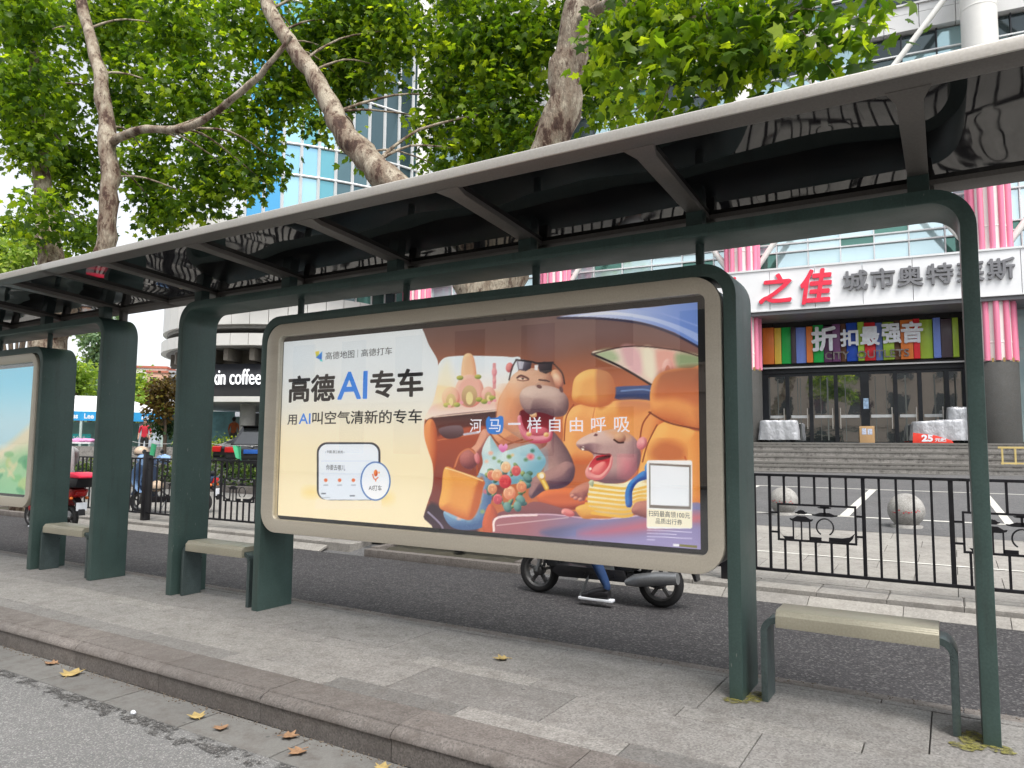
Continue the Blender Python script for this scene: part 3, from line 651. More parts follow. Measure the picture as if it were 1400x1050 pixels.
    # necklace
    ln([(306, 492), (340, 540), (378, 566), (440, 548), (500, 530)], 2.2, (150, 78, 50)); ln([(330, 478), (400, 530), (480, 548), (560, 530)], 1.8, (176, 100, 66))
    p([(382, 606), (358, 584), (360, 562), (376, 556), (386, 566), (398, 554), (410, 562), (408, 584)], (244, 160, 200), (214, 104, 160))
    # bag
    A.line([(78, 766), (96, 680), (130, 610), (176, 584), (214, 610), (228, 700), (230, 740)], 2.6, (176, 90, 54)); A.line([(164, 806), (200, 730), (212, 660), (206, 600)], 2.2, (150, 76, 50))
    bl(el((180, 648), (56, 58)), (196, 124, 116), (120, 68, 76), 20, tex=2)
    bl(el((228, 640), (16, 34), -10), (240, 160, 156), (190, 96, 106), 9); A.line([(96, 690), (126, 616), (176, 586), (216, 612)], 2.4, (206, 126, 90))
    bl([(36, 696), (120, 718), (266, 772), (262, 830), (236, 940), (196, 1004), (150, 1006), (60, 968), (2, 930), (16, 830)], (255, 182, 96), (206, 112, 66), 26, (-.6, -.5), tex=2)
    p([(236, 770), (268, 774), (240, 936), (198, 1004), (190, 960)], (196, 106, 62), soft=4, a=.8); ln([(40, 700), (130, 726), (262, 776)], 1.4, (255, 220, 160)); 
    # console and cushions
    A.f = c2
    bl([(480, 770), (500, 748), (560, 738), (650, 742), (700, 760), (704, 800), (640, 818), (560, 822), (500, 806)], (244, 132, 76), (150, 64, 48), 16)
    p([(330, 836), (420, 812), (480, 790), (600, 822), (700, 846), (700, 880), (340, 890)], (150, 92, 92), (112, 72, 86))
    bl([(274, 880), (300, 800), (330, 830), (334, 900), (300, 930)], (226, 116, 76), (150, 70, 60), 14)
    p([(316, 900), (330, 846), (520, 836), (700, 856), (900, 836), (1110, 800), (1110, 1000), (300, 1000)], (168, 112, 118), (140, 128, 160), ((400, 840), (700, 940)), soft=2)
    p([(500, 900), (700, 868), (900, 842), (1110, 802), (1110, 850), (900, 880), (700, 912), (560, 930)], (110, 108, 140), (126, 130, 170), ((600, 860), (640, 920)), soft=8)
    p([(640, 906), (800, 872), (1110, 828), (1110, 868), (860, 908), (700, 926)], (216, 112, 110), (190, 110, 130), soft=14, a=.8)
    p([(600, 940), (850, 920), (1110, 880), (1110, 1000), (560, 1000)], (146, 138, 180), (158, 148, 188), soft=14)
    ln([(318, 900), (334, 850), (480, 840)], 3, (252, 226, 216)); ln([(334, 850), (520, 838), (720, 856), (900, 838)], 1.6, (230, 196, 210), .8); ln([(330, 880), (600, 850)], 1.2, (255, 240, 230), .5)
    # arm with the gold watch
    A.f = c3
    bl([(812, 690), (800, 770), (740, 818), (640, 832), (590, 862), (556, 882), (536, 856), (546, 800), (560, 762), (600, 736), (680, 700), (760, 660)], (178, 138, 132), (92, 68, 86), 28, tex=2.5)
    ln([(600, 742), (622, 776), (644, 818)], 7, (226, 170, 70)); ln([(600, 742), (622, 776), (644, 818)], 3, (250, 214, 120)); bl(el((616, 748), (22, 24)), (255, 226, 160), (206, 150, 70), 7); p(el((616, 748), (13, 14)), (252, 236, 210))
    # bouquet
    for i in range(34):
        t = random.uniform(0, 6.28); r = random.uniform(70, 150); x, y = 415+r*math.cos(t)*.95, 800+r*math.sin(t)
        bl(el((x, y), (random.uniform(14, 28), random.uniform(9, 15)), random.uniform(0, 180), 10), random.choice([(150, 176, 120), (120, 160, 136), (176, 190, 120), (96, 140, 126)]), random.choice([(60, 96, 80), (76, 104, 60), (50, 90, 96)]), 8)
    for x, y in ((490, 890), (410, 934), (520, 800), (470, 930), (530, 760)): bl(el((x, y), (32, 24), random.uniform(0, 90)), (134, 176, 164), (62, 104, 106), 10)
    for x, y, r, c, d in ((316, 742, 28, (252, 176, 140), (210, 104, 90)), (348, 742, 32, (255, 206, 164), (226, 140, 100)), (462, 716, 28, (250, 140, 130), (200, 76, 84)), (400, 694, 30, (255, 222, 176), (230, 164, 120)), (320, 824, 28, (255, 200, 150), (214, 130, 96)), (494, 812, 30, (255, 190, 140), (214, 120, 90)), (352, 886, 28, (244, 130, 134), (186, 70, 90)), (422, 848, 36, (255, 204, 160), (220, 126, 96)), (396, 780, 37, (250, 116, 110), (196, 52, 66))):
        bl(el((x, y), (r, r*1.12), 0, 12), c, d, 10)
        for k in range(3): ln([(x+r*(.72-.22*k)*math.cos(a+k*1.3), y+r*(.78-.22*k)*math.sin(a+k*1.3)) for a in np.linspace(0, 4.2, 8)], 1.1, d, .8)
    # ---- small hippo in a striped shirt
    A.f = c4
    bl([(530, 700), (560, 660), (600, 690), (600, 800), (560, 800)], (96, 160, 214), (44, 92, 160), 12)
    bl([(82, 852), (130, 806), (196, 780), (226, 800), (220, 850), (180, 872), (168, 896), (140, 884), (110, 872)], (206, 142, 122), (140, 84, 84), 16, tex=2)
    for x, y in ((98, 866), (118, 880), (146, 888)): bl(el((x, y), (14, 12)), (222, 160, 140), (150, 92, 90), 6)
    bl([(116, 944), (160, 918), (220, 916), (300, 960), (330, 1000), (240, 1000), (160, 1000)], (244, 186, 96), (200, 126, 56), 14)
    bl(el((72, 966), (40, 22), 20), (240, 150, 140), (190, 92, 96), 10); bl(el((44, 964), (12, 12)), (244, 170, 160), (200, 110, 110), 5)
    S = [(196, 830), (214, 780), (300, 790), (400, 790), (470, 760), (540, 760), (560, 860), (540, 920), (470, 968), (380, 990), (290, 985), (210, 940), (190, 900)]
    bl(S, (252, 240, 196), (214, 176, 120), 34)
    for k in range(7):
        y = 800+k*28; xl = 212-8*min(k, 4)+max(0, k-4)*18
        ln([(xl, y), (300, y+12), (400, y+22), (455, y+14)], 5.2/1.4, (240, 182, 72), .9)
    bl([(452, 850), (490, 800), (540, 790), (580, 830), (580, 900), (520, 905), (462, 915)], (255, 240, 190), (220, 170, 110), 14)
    for k in range(4): ln([(462, 830+k*24), (500, 822+k*22), (560, 806+k*30)], 3.4, (240, 180, 80), .9)
    bl([(470, 915), (520, 896), (590, 900), (590, 1000), (460, 970)], (196, 132, 116), (130, 78, 80), 18)
    bl([(418, 920), (414, 850), (436, 790), (480, 746), (530, 716), (552, 760), (490, 786), (458, 840), (456, 920), (436, 936)], (70, 140, 206), (26, 74, 150), 12)
    bl([(196, 790), (206, 772), (226, 776), (220, 812)], (206, 214, 180), (150, 160, 130), 6)
    bl([(120, 556), (146, 524), (200, 496), (240, 484), (320, 470), (370, 466), (430, 490), (480, 530), (506, 600), (500, 680), (462, 742), (400, 786), (300, 792), (240, 776), (190, 762), (176, 720), (200, 672), (226, 632), (200, 600), (150, 590)], (222, 188, 174), (124, 92, 102), 36, (-.55, -.7), tex=2.2)
    p([(300, 480), (360, 466), (430, 490), (440, 520), (380, 530)], (226, 160, 110), soft=12, a=.7)
    p([(380, 640), (460, 640), (470, 720), (400, 750)], (236, 130, 140), soft=26, a=.65)
    p([(196, 690), (236, 632), (270, 622), (330, 618), (322, 690), (270, 748), (206, 742)], (196, 44, 60), (226, 96, 100))
    bl([(214, 724), (240, 680), (290, 660), (300, 700), (262, 746)], (250, 150, 140), (216, 90, 96), 12)
    bl([(176, 716), (196, 690), (210, 726), (262, 740), (312, 690), (328, 630), (340, 640), (330, 700), (280, 764), (220, 770), (184, 752)], (246, 170, 160), (206, 110, 116), 9)
    p([(246, 640), (320, 622), (318, 640), (250, 654)], (92, 28, 40)); p(el((162, 582), (9, 12)), (255, 246, 226)); p(el((206, 704), (8, 8)), (255, 240, 214))
    ln([(148, 572), (200, 596), (236, 612), (324, 620)], 1.8, (120, 76, 80)); p(el((238, 500), (14, 9), -10), (120, 76, 80)); ln([(224, 500), (238, 488), (254, 498)], 1.6, (226, 190, 176))
    bl(el((382, 520), (36, 32)), (226, 178, 140), (160, 110, 96), 12); ln([(348, 530), (376, 548), (404, 546)], 2.4, (74, 44, 44))
    bl(el((514, 552), (30, 40), 20), (244, 160, 160), (180, 96, 106), 12); p(el((512, 556), (16, 26), 20), (246, 176, 170), (214, 120, 130), soft=4)
    # ---- cream panel with a waving edge
    A.f = c1
    p([(-40, 60), (680, 60), (714, 100), (742, 168), (776, 226), (784, 262), (782, 330), (762, 420), (732, 478), (722, 520), (722, 580), (738, 640), (758, 700), (762, 760), (756, 820), (736, 880), (718, 940), (700, 1010), (-40, 1010)], (226, 233, 234), (252, 230, 186), ((0, 190), (-20, 700)))
    p([(-40, 60), (200, 60), (120, 400), (-40, 500)], (206, 220, 230), soft=70, a=.5)
    p(el((216, 830), (40, 22)), (252, 214, 130), soft=14, a=.7); p(el((540, 856), (44, 26)), (252, 216, 140), soft=14, a=.7)
    p(rrect(240, 525, 606, 866, 46, 6), (44, 48, 62), smooth=False)
    p(rrect(248, 516, 614, 864, 40, 6), (236, 244, 252), (222, 232, 244), smooth=False); p([(236, 856), (320, 870), (420, 874), (530, 862), (530, 905), (230, 905)], (252, 230, 192), smooth=False)
    for y in (690, 748): ln([(262, y), (500, y)], .8, (206, 216, 228))
    for x in (280, 342, 404): p(el((x, 776), (8, 8)), (236, 120, 70)); ln([(x-9, 798), (x+9, 798)], 1.2, (150, 156, 166))
    for x, y, w_ in ((262, 836, 16), (390, 846, 18)): ln([(x, y), (x+w_, y)], 1.8, (110, 116, 126)); ln([(x, y+18), (x+36, y+18)], 1.1, (176, 184, 194))
    p(el((503, 780), (68, 88), 0, 26), (60, 110, 176)); p(el((503, 780), (62, 82), 0, 26), (232, 242, 252), (250, 250, 250))
    bl(el((504, 744), (9, 15)), (250, 140, 60), (206, 76, 40), 5); ln([(490, 750), (496, 768), (504, 772), (514, 764)], 1.4, (226, 110, 60)); ln([(504, 772), (504, 780)], 1.4, (226, 110, 60)); p(el((519, 742), (4, 4)), (250, 150, 60))
    # arrow mark beside the line of small lettering
    p([(232, 200), (250, 196), (250, 232), (238, 224)], (240, 206, 70), (150, 200, 90), smooth=False); p([(236, 226), (264, 198), (262, 236), (248, 232)], (60, 150, 226), (40, 110, 206), smooth=False); p([(250, 232), (264, 236), (266, 244), (256, 242)], (80, 200, 200), smooth=False)
    # blue badge under the second character
    A.f = c2
    p([(292, 520), (288, 486), (298, 468), (308, 474), (330, 472), (342, 466), (354, 474), (352, 520), (338, 534), (306, 534)], (46, 130, 214))
    # white card (its code left out), price note, fine print
    p(rrect(896, 1068, 634, 892, 8, 3), (246, 246, 240), smooth=False); p([(905, 644), (1063, 652), (1063, 820), (905, 814)], (128, 120, 112), smooth=False); p([(910, 652), (1056, 660), (1056, 808), (910, 802)], (238, 243, 246), smooth=False)
    p([(897, 818), (1067, 826), (1067, 890), (897, 884)], (252, 240, 206), smooth=False)
    for k, (x, w_) in enumerate(((898, 168), (898, 110), (898, 168), (898, 28))):
        xx = x
        while xx < x+w_: q_ = random.uniform(6, 14); ln([(xx, 897+k*12+(xx-898)*.05), (min(xx+q_, x+w_), 897+k*12+(xx+q_-898)*.05)], 1., (232, 226, 246), .8); xx += q_+2
    p([(996, 950), (1018, 951), (1018, 959), (996, 958)], (246, 246, 246), smooth=False); p([(1020, 951), (1086, 956), (1086, 966), (1020, 960)], (130, 126, 70), smooth=False)
artwork()
_x = np.clip(A.C, 0, 255)/255; _x = np.clip(_x+.75*(_x-.52)*_x*(1-_x)*1.1, 0, 1); _g = _x.mean(-1, keepdims=True); A.C = 255*np.clip(_g+(_x-_g)*.92, 0, 1)
A.sheet('poster', 4.1575, lb1)
q = N('ink_dark'); q.set(Base_Color=s2l((52, 50, 52)), Roughness=.4); M_ink = q.m
M_inkblue = emat('ink_blue', s2l((58, 132, 220)), .3); M_inkwhite = emat('ink_white', s2l((240, 240, 246)), .27)
YT = 4.1568
def ptext(s, m, x0, x1, z0, z1, bold=0.): put_text('lettering', s, m, lb1, x0, YT, z0, x1-x0, z1-z0, .0004, 0., thick=bold)
ptext('高德地图', M_ink, -4.255, -3.947, 2.036, 2.096); ptext('高德打车', M_ink, -3.873, -3.566, 2.038, 2.096)
b = MB(); b.box(-3.912, -3.909, YT-.0003, YT, 2.036, 2.096); b.build('divider', M_ink, lb1)
ptext('高德', M_ink, -4.668, -4.142, 1.702, 1.922, .028); ptext('AI', M_inkblue, -4.112, -3.803, 1.712, 1.928, .03); ptext('专车', M_ink, -3.776, -3.264, 1.714, 1.924, .028)
ptext('用', M_ink, -4.664, -4.556, 1.52, 1.603, .012); ptext('AI', M_inkblue, -4.532, -4.40, 1.526, 1.611, .02); ptext('叫空气清新的专车', M_ink, -4.38, -3.27, 1.521, 1.624, .012)
ptext('‹ 中国·浙江杭州 ›', M_ink, -4.225, -4.02, 1.293, 1.318); ptext('你要去哪儿', M_ink, -4.21, -4.008, 1.163, 1.206); ptext('AI打车', M_ink, -3.762, -3.633, 1.021, 1.063)
for ch, xa, xb, za, zb in (('河', -2.851, -2.753, 1.452, 1.547), ('马', -2.693, -2.598, 1.456, 1.541), ('一', -2.541, -2.443, 1.502, 1.516), ('样', -2.394, -2.287, 1.450, 1.553), ('自', -2.229, -2.147, 1.454, 1.548), ('由', -2.08, -1.988, 1.454, 1.546), ('呼', -1.931, -1.83, 1.451, 1.547), ('吸', -1.776, -1.673, 1.451, 1.545)): ptext(ch, M_inkwhite, xa, xb, za, zb, .008)
ptext('扫码最高领100元', M_ink, -1.557, -1.307, .953, .988); ptext('品质出行券', M_ink, -1.513, -1.353, .913, .945)
B2 = Paint(-12.23, -8.737, .783, 2.211, 260, 110, lambda x, z: ((x+12.23)*100, (2.211-z)*100))
B2.poly([(-9, -9), (400, -9), (400, 160), (-9, 160)], (110, 206, 234), (196, 230, 238), ((0, 0), (0, 70)), False)
B2.poly([(-9, 60), (60, 80), (120, 50), (200, 82), (280, 92), (360, 60), (400, 60), (400, 170), (-9, 170)], (238, 228, 196), (226, 220, 186), soft=10)
B2.poly([(-9, 96), (120, 80), (260, 110), (330, 92), (400, 100), (400, 170), (-9, 170)], (176, 212, 160), (130, 196, 150), soft=14)
for i in range(60): B2.poly(B2.el((random.uniform(0, 350), random.uniform(90, 140)), (random.uniform(3, 14), random.uniform(2, 7)), random.uniform(-40, 40), 9), random.choice([(120, 190, 120), (190, 206, 130), (80, 160, 110), (226, 216, 170)]), soft=3, a=.7)
B2.sheet('poster', 4.1575, lb2)
# ---------------------------------------------------------------- iron fence along the lane
M_blackiron = mat('black_painted_iron', (.018, .018, .021), .38, .3, .2, 8)
FY, FP, FX = 8.05, 3.52, -12.68
FG = 'black iron railing panels along the lane'
def fence_panel():
    r = root('railing_panel', (FX, FY, -.03), None, 'railing', FG)
    b = MB()
    for z0, z1 in ((1.077, 1.105), (.090, .121)): b.box(FX+.06, FX+FP-.06, FY-.02, FY+.02, z0, z1)
    b.build('rail', M_blackiron, r, .003)
    b = MB(); ms = (FX+.525, FX+2.175); zb, zt = .415, .80; w = .011
    x = FX+.15
    while x < FX+FP-.1:
        m = next((a for a in ms if a-.0 < x < a+.755), None)
        if m is None: b.box(x-w, x+w, FY-w, FY+w, .12, 1.078)
        else: b.box(x-w, x+w, FY-w, FY+w, .12, zb+.01); b.box(x-w, x+w, FY-w, FY+w, zt-.01, 1.078)
        x += .1487
    for m in ms:
        for px in (m-.072, m+.827): b.box(px-w, px+w, FY-w-.001, FY+w+.001, .12, 1.078)
    b.build('baluster', M_blackiron, r)
    for m in ms:
        f = MB(); L, R_ = m, m+.755
        f.box(L, R_, FY-.014, FY+.014, zt-.02, zt); f.box(L, R_, FY-.014, FY+.014, zb, zb+.02); f.box(L, L+.02, FY-.014, FY+.014, zb+.02, zt-.02); f.box(R_-.02, R_, FY-.014, FY+.014, zb+.02, zt-.02)
        for z in (.50, .70):
            f.box(L-.07, L, FY-.01, FY+.01, z-.01, z+.01); f.box(R_, R_+.07, FY-.01, FY+.01, z-.01, z+.01)
        t = .008
        def pl(P): f.prism(P, FY-t, FY+t)
        def roof(cx, zc, hw, hh): pl([(cx-hw, zc+hh*.5), (cx-hw*.93, zc+hh*.1), (cx-hw*.55, zc-hh*.15), (cx+hw*.55, zc-hh*.15), (cx+hw*.93, zc+hh*.1), (cx+hw, zc+hh*.5), (cx+hw*.75, zc+hh*.42), (cx+hw*.35, zc+hh), (cx-hw*.35, zc+hh), (cx-hw*.75, zc+hh*.42)])
        roof(L+.235, .625, .115, .05); roof(L+.235, .70, .06, .035); pl([(L+.225, .72), (L+.245, .72), (L+.235, .745)])
        for dx in (.155, .235, .315): f.box(L+dx-.007, L+dx+.007, FY-t, FY+t, zb+.02, .625)
        roof(L+.46, .685, .125, .035); roof(L+.46, .765, .065, .022); f.box(L+.45, L+.47, FY-t, FY+t, .69, .77)
        f.tube([(L+.46+.08*math.cos(a), FY, .575+.085*math.sin(a)) for a in [math.radians(-60+300*i/20) for i in range(21)]], .008, 6)
        pl([(L+.02, zb+.09), (L+.05, zb+.05), (L+.10, zb+.045), (L+.15, zb+.05), (L+.15, zb+.02), (L+.07, zb+.02)])
        f.box(L+.315, L+.425, FY-t, FY+t, zb+.02, zb+.055)
        pl([(L+.495, zb+.06), (L+.62, zb+.06), (L+.69, zb+.075), (L+.735, zb+.115), (L+.715, zb+.06), (L+.68, zb+.02), (L+.495, zb+.02)])
        f.build('pavilion_panel', M_blackiron, r)
    return r
fp = fence_panel()
for k in range(-1, 4):
    o = fp if k == 0 else copy_tree(fp); o.location.x = FX+FP*k
    o['label'] = {-1: 'black iron railing panel farthest left, behind the red-boxed scooter', 0: 'black iron railing panel right of the black fence post, in front of the parked blue-aproned scooter', 1: 'black iron railing panel hidden behind the hippo poster board, its lower rail showing',
                  2: 'black iron railing panel behind the middle of the hippo poster', 3: 'black iron railing panel with two pavilion motifs behind the near right bench'}[k]
fp['label'] = 'black iron railing panel right of the dark fence post, before the blue-aproned scooter'
def fence_post(k, label):
    r = root('fence_post', (FX+FP*k, FY, -.03), label, 'fence post', 'black posts of the railing')
    b = MB(); x = FX+FP*k; b.box(x-.06, x+.06, FY-.06, FY+.06, -.03, 1.20); b.build('shaft', M_blackiron, r, .006)
    b = MB(); b.box(x-.066, x+.066, FY-.066, FY+.066, 1.20, 1.215); b.build('cap', M_blackiron, r, .004); return r
fence_post(0, 'thick black fence post standing beside the parked blue-aproned scooter')
fence_post(2, 'thick black fence post behind the middle of the hippo poster'); fence_post(3, 'thick black fence post behind the right leg of the hippo poster'); fence_post(1, 'thick black fence post behind the left end of the hippo poster')
# little green pennants tied along the railing
M_flag = mat('green_pennant', (.06, .42, .20), .7)
M_cord = mat('white_cord', (.6, .6, .58), .7)
def pennant(x, z, y, k, label):
    r = root('pennant', (x, y, z), label, 'pennant', 'green pennants tied to the railing')
    b = MB(); n = 6
    top = [(x-.10+.2*i/n, y-.02*math.sin(i*1.3+k), z+.012*math.sin(i)) for i in range(n+1)]; bot = [(x-.03+.13*i/n+k*.04, y-.03*math.cos(i*1.1), z-.24+.05*abs(i-4)/4) for i in range(n+1)]
    b.add(top+bot, [(i, i+1, n+2+i, n+1+i) for i in range(n)], 0, True); b.add([(p[0], p[1]+.004, p[2]) for p in top+bot], [(n+1+i, n+2+i, i+1, i) for i in range(n)], 0, True)
    b.build('cloth', M_flag, r)
    c = MB(); c.tube([(x-.7, y+.01, z+.04), (x-.3, y+.01, z-.0), (x, y+.005, z+.012), (x+.35, y+.01, z+.0), (x+.9, y+.01, z+.05)], .004, 5); c.build('cord', M_cord, r)
pennant(-10.15, 1.335, 8.0, 1, 'green cloth pennant in front of the dark car with the blue plate')
pennant(-12.42, 1.36, 7.98, -1, 'curled green pennant right of the black fence post')
# ---------------------------------------------------------------- stone balls on the plaza
M_ball = stone('ball_granite', (.34, .33, .31), .5, 90, .5, attr=False)
M_redpaint = mat('worn_red_paint', (.52, .05, .06), .7, var=.3, vs=20)
def ball(x, y, r0, label):
    z = GZ(y); r = root('stone_ball', (x, y, z), label, 'bollard', 'granite ball bollards on the plaza')
    b = MB(); b.ell((x, y, z+r0*.97), (r0, r0, r0), 32, 20); b.build('sphere', M_ball, r)
    b = MB(); b.lathe([(r0*.85, -.02), (r0*.85, .03), (r0*.6, .05), (0, .05)], (x, y, z), 26); b.build('base', M_ball, r)
    b = MB()                                                        # worn red lettering band on the street side
    for k in range(13):
        a = math.radians(-90-40+k*7.2 + random.uniform(-1, 1)); e = random.uniform(-.12, .06); w = random.uniform(.03, .06); h = random.uniform(.04, .1)
        if k in (4, 9): continue
        P = []
        for da, de in ((-w, -h*.4), (w*.7, -h*.5), (w, h*.2), (w*.1, h*.5), (-w*.8, h*.3)):
            aa, ee = a+da, e+de+.02; P.append((x+math.cos(aa)*math.cos(ee)*(r0+.003), y+math.sin(aa)*math.cos(ee)*(r0+.003), z+r0*.97+math.sin(ee)*(r0+.003)))
        b.add(P, [(0, 1, 2, 3, 4)])
    b.build('red_marking', M_redpaint, r)
ball(-2.66, 14.0, .25, 'smaller granite ball bollard with red marks behind the pavilion motif of the railing')
ball(-.66, 13.2, .268, 'larger granite ball bollard with a red band, right of the other ball')
# ---------------------------------------------------------------- the mall
q = N('facade_glass'); at = q.n('Attribute'); at.attribute_name = 'tone'; nn = q.noise(.9, 3, .5)
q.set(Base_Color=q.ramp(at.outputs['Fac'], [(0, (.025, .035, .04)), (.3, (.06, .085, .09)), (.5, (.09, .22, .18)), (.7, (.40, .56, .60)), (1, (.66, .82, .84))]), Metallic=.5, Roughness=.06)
q.b.inputs['Specular IOR Level'].default_value = .7; q.bump(nn, .03, .05); M_fglass = q.m
q = N('door_glass'); nn = q.noise(1.3, 3, .5); q.set(Base_Color=(.028, .036, .036), Metallic=.0, Roughness=.03); q.b.inputs['Specular IOR Level'].default_value = 1.0; q.b.inputs['IOR'].default_value = 2.6; q.bump(nn, .05, .05); M_dglass = q.m
M_panel = mat('white_facade_panel', (.62, .62, .61), .4, .1, .05, .6)
M_grey = mat('grey_facade_panel', (.33, .335, .34), .45, .2, .06, .5)
M_mull = mat('white_mullion', (.72, .73, .73), .4, .2, .04, 2)
M_col = mat('white_column_paint', (.74, .73, .69), .45, 0, .06, .7)
M_pink = mat('pink_cloth', (.82, .24, .37), .75, 0, .10, 1.5, sx=(6, 6, .4))
M_dgran = stone('dark_polished_granite', (.05, .05, .047), .3, 50, .2, attr=False)
M_dark = mat('dark_frame', (.022, .025, .03), .4, .3, .15, 3)
M_step = stone('step_stone', (.25, .238, .222), .35, 60, .9, attr=False, stains=(.07, .065, .06))
mall = root('mall_building', (-6.35, 30, 0), 'large white and glass shopping mall with bracing tubes, filling the right background', 'building', None, math.radians(6))
def pane_grid(b, tv, x0, x1, z0, z1, nx, rows, y=0., tone=None):
    dx = (x1-x0)/nx; zs = [z0+(z1-z0)*t for t in rows]
    for i in range(nx):
        for j in range(len(zs)-1):
            t = tone(i, j); k = random.uniform(-.006, .006); h = random.uniform(-.006, .006); a, c = x0+dx*i+.02, x0+dx*(i+1)-.02; e, g = zs[j]+.02, zs[j+1]-.02
            b.add([(a, y+k, e), (c, y-k, e), (c, y-k+h, g), (a, y+k+h, g)], [(0, 1, 2, 3)]); tv.append(t)
CU = [-15.7, -8.5, -.6, 7.65, 15.9]
FL = [(8.45, 12.3, (0, .22, .31, .62, 1)), (13.3, 17.4, (0, .4, .8, 1)), (18.4, 22.2, (0, .25, .6, 1)), (23.2, 27.0, (0, .3, .7, 1)), (28, 32, (0, .3, .7, 1))]
b = MB(); b.box(-15.7, 18, .35, 22, .6, 34); b.build('core_wall', M_grey, mall)
for z0, z1 in ((12.3, 13.3), (17.4, 18.4), (22.2, 23.2), (27, 28), (32, 34.2)):
    b = MB(); x = -15.7
    while x < 18:
        b.box(x+.012, x+1.19, -.12, .34, z0+.01, z0+(z1-z0)*.66); b.box(x+.012, x+1.19, -.12, .34, z0+(z1-z0)*.66+.015, z1-.01); x += 1.2
    b.box(-15.7, 18, -.2, .34, z1-.01, z1+.06); b.build('spandrel', M_panel, mall)
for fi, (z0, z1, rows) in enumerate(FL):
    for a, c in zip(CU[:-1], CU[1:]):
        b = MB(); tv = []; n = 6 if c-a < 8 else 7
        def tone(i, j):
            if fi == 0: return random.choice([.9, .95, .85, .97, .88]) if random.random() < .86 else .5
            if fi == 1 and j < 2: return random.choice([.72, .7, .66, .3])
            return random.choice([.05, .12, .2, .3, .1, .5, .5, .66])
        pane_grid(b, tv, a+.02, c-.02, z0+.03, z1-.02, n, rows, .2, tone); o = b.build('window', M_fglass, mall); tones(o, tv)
        m = MB(); zs = [z0+(z1-z0)*t for t in rows]
        for i in range(n+1): x = a+(c-a)*i/n; m.box(x-.022, x+.022, .1, .24, z0, z1)
        m.build('mullion', M_mull if fi == 0 else M_dark, o)
        m = MB()
        for z in zs[1:-1]: m.box(a, c, .08, .22, z-.025, z+.025)
        m.build('transom', M_mull, o)
for a, c in zip(CU[1:-1], CU[2:]):                                   # bracing tubes: a cross in every bay
    mx_ = (a+c)/2
    for p, q_ in (((a+.55, 8.5), (mx_, 13.7)), ((c-.55, 8.5), (mx_, 13.7)), ((a+.4, 18.6), (mx_, 13.9)), ((c-.4, 18.6), (mx_, 13.9))):
        b = MB(); b.tube([(p[0], -1.0, p[1]), (q_[0], -1.0, q_[1])], .11, 12); b.build('bracing_tube', M_col, mall)
# entrance
b = MB(); b.box(-15.7, -1.3, -.3, .3, 1.5, 6.7); b.box(8.4, 18, .05, .3, 4.6, 6.7); b.build('lower_wall', M_grey, mall)
b = MB(); b.box(-15.7, 18, -1.9, .34, 6.42, 6.60); b.build('canopy_soffit', mat('canopy_grey', (.16, .16, .17), .5), mall)
b = MB(); b.box(-.05, 7.0, -.02, .33, 6.22, 6.42); b.box(-.05, 7.0, -.02, .33, 4.66, 4.74); b.box(-.05, 7.0, .3, .34, 4.3, 6.4); b.build('sign_recess', M_black, mall)
b = MB(); b.box(-.1, 7.05, -.08, .0, 4.58, 4.635); b.box(-.12, -.06, -.08, 0, 4.635, 6.42); b.build('white_trim', M_mull, mall)
b = MB(); b.box(-.1, 7.05, .1, .34, 4.40, 4.58)
for u, w in ((-.0, .3), (.86, .14), (1.72, .14), (2.62, .14), (3.62, .30), (4.66, .14), (5.46, .14), (6.32, .16), (6.95, .3)): b.box(u-w/2, u+w/2, .16, .34, 1.62, 4.41)
b.box(-.1, 7.05, .18, .33, 4.28, 4.4); b.box(-.1, 7.05, .18, .33, 1.6, 1.70); b.build('door_frame', M_dark, mall)
us = [.15, .93, 1.79, 2.69, 3.77, 4.73, 5.53, 6.4]; ue = [.79, 1.65, 2.55, 3.47, 4.59, 5.39, 6.24, 6.8]
M_sticker = mat('white_sticker', (.62, .64, .64), .5); M_curt = mat('pale_curtain', (.13, .14, .13), .8, var=.3, vs=2, sx=(14, 1, .3))
for a, c in zip(us, ue):
    b = MB(); b.add([(a, .26, 1.70), (c, .262, 1.70), (c, .255, 4.28), (a, .257, 4.28)], [(0, 1, 2, 3)]); d = b.build('door', M_dglass, mall)
    s_ = MB(); s_.box(a+.05, c-.05, .245, .252, 2.62, 2.73); s_.build('sticker', M_sticker, d)
    s_ = MB(); s_.bar((c-.07 if int(a*10) % 2 else a+.07, .17, 2.2), (c-.07 if int(a*10) % 2 else a+.07, .17, 3.0), .03, .03); s_.build('handle', M_alu, d)
    for uu in ((a+random.uniform(.1, .3), c-random.uniform(.15, .4)) if random.random() < .6 else (a+random.uniform(.15, .5),)):
        s_ = MB(); s_.box(uu, uu+random.uniform(.02, .06), .246, .2465, 1.75, 4.2); s_.build('curtain', M_curt, d)
b = MB(); b.box(3.56, 3.74, .14, .158, 2.95, 3.35); b.build('notice', mat('blue_white_notice', (.35, .5, .75), .5, var=.5, vs=9), mall)
b = MB(); tv = []; pane_grid(b, tv, 8.5, 14, 1.7, 6.4, 4, (0, .7, 1), .02, lambda i, j: .8); o = b.build('shop_window', M_fglass, mall); tones(o, tv)
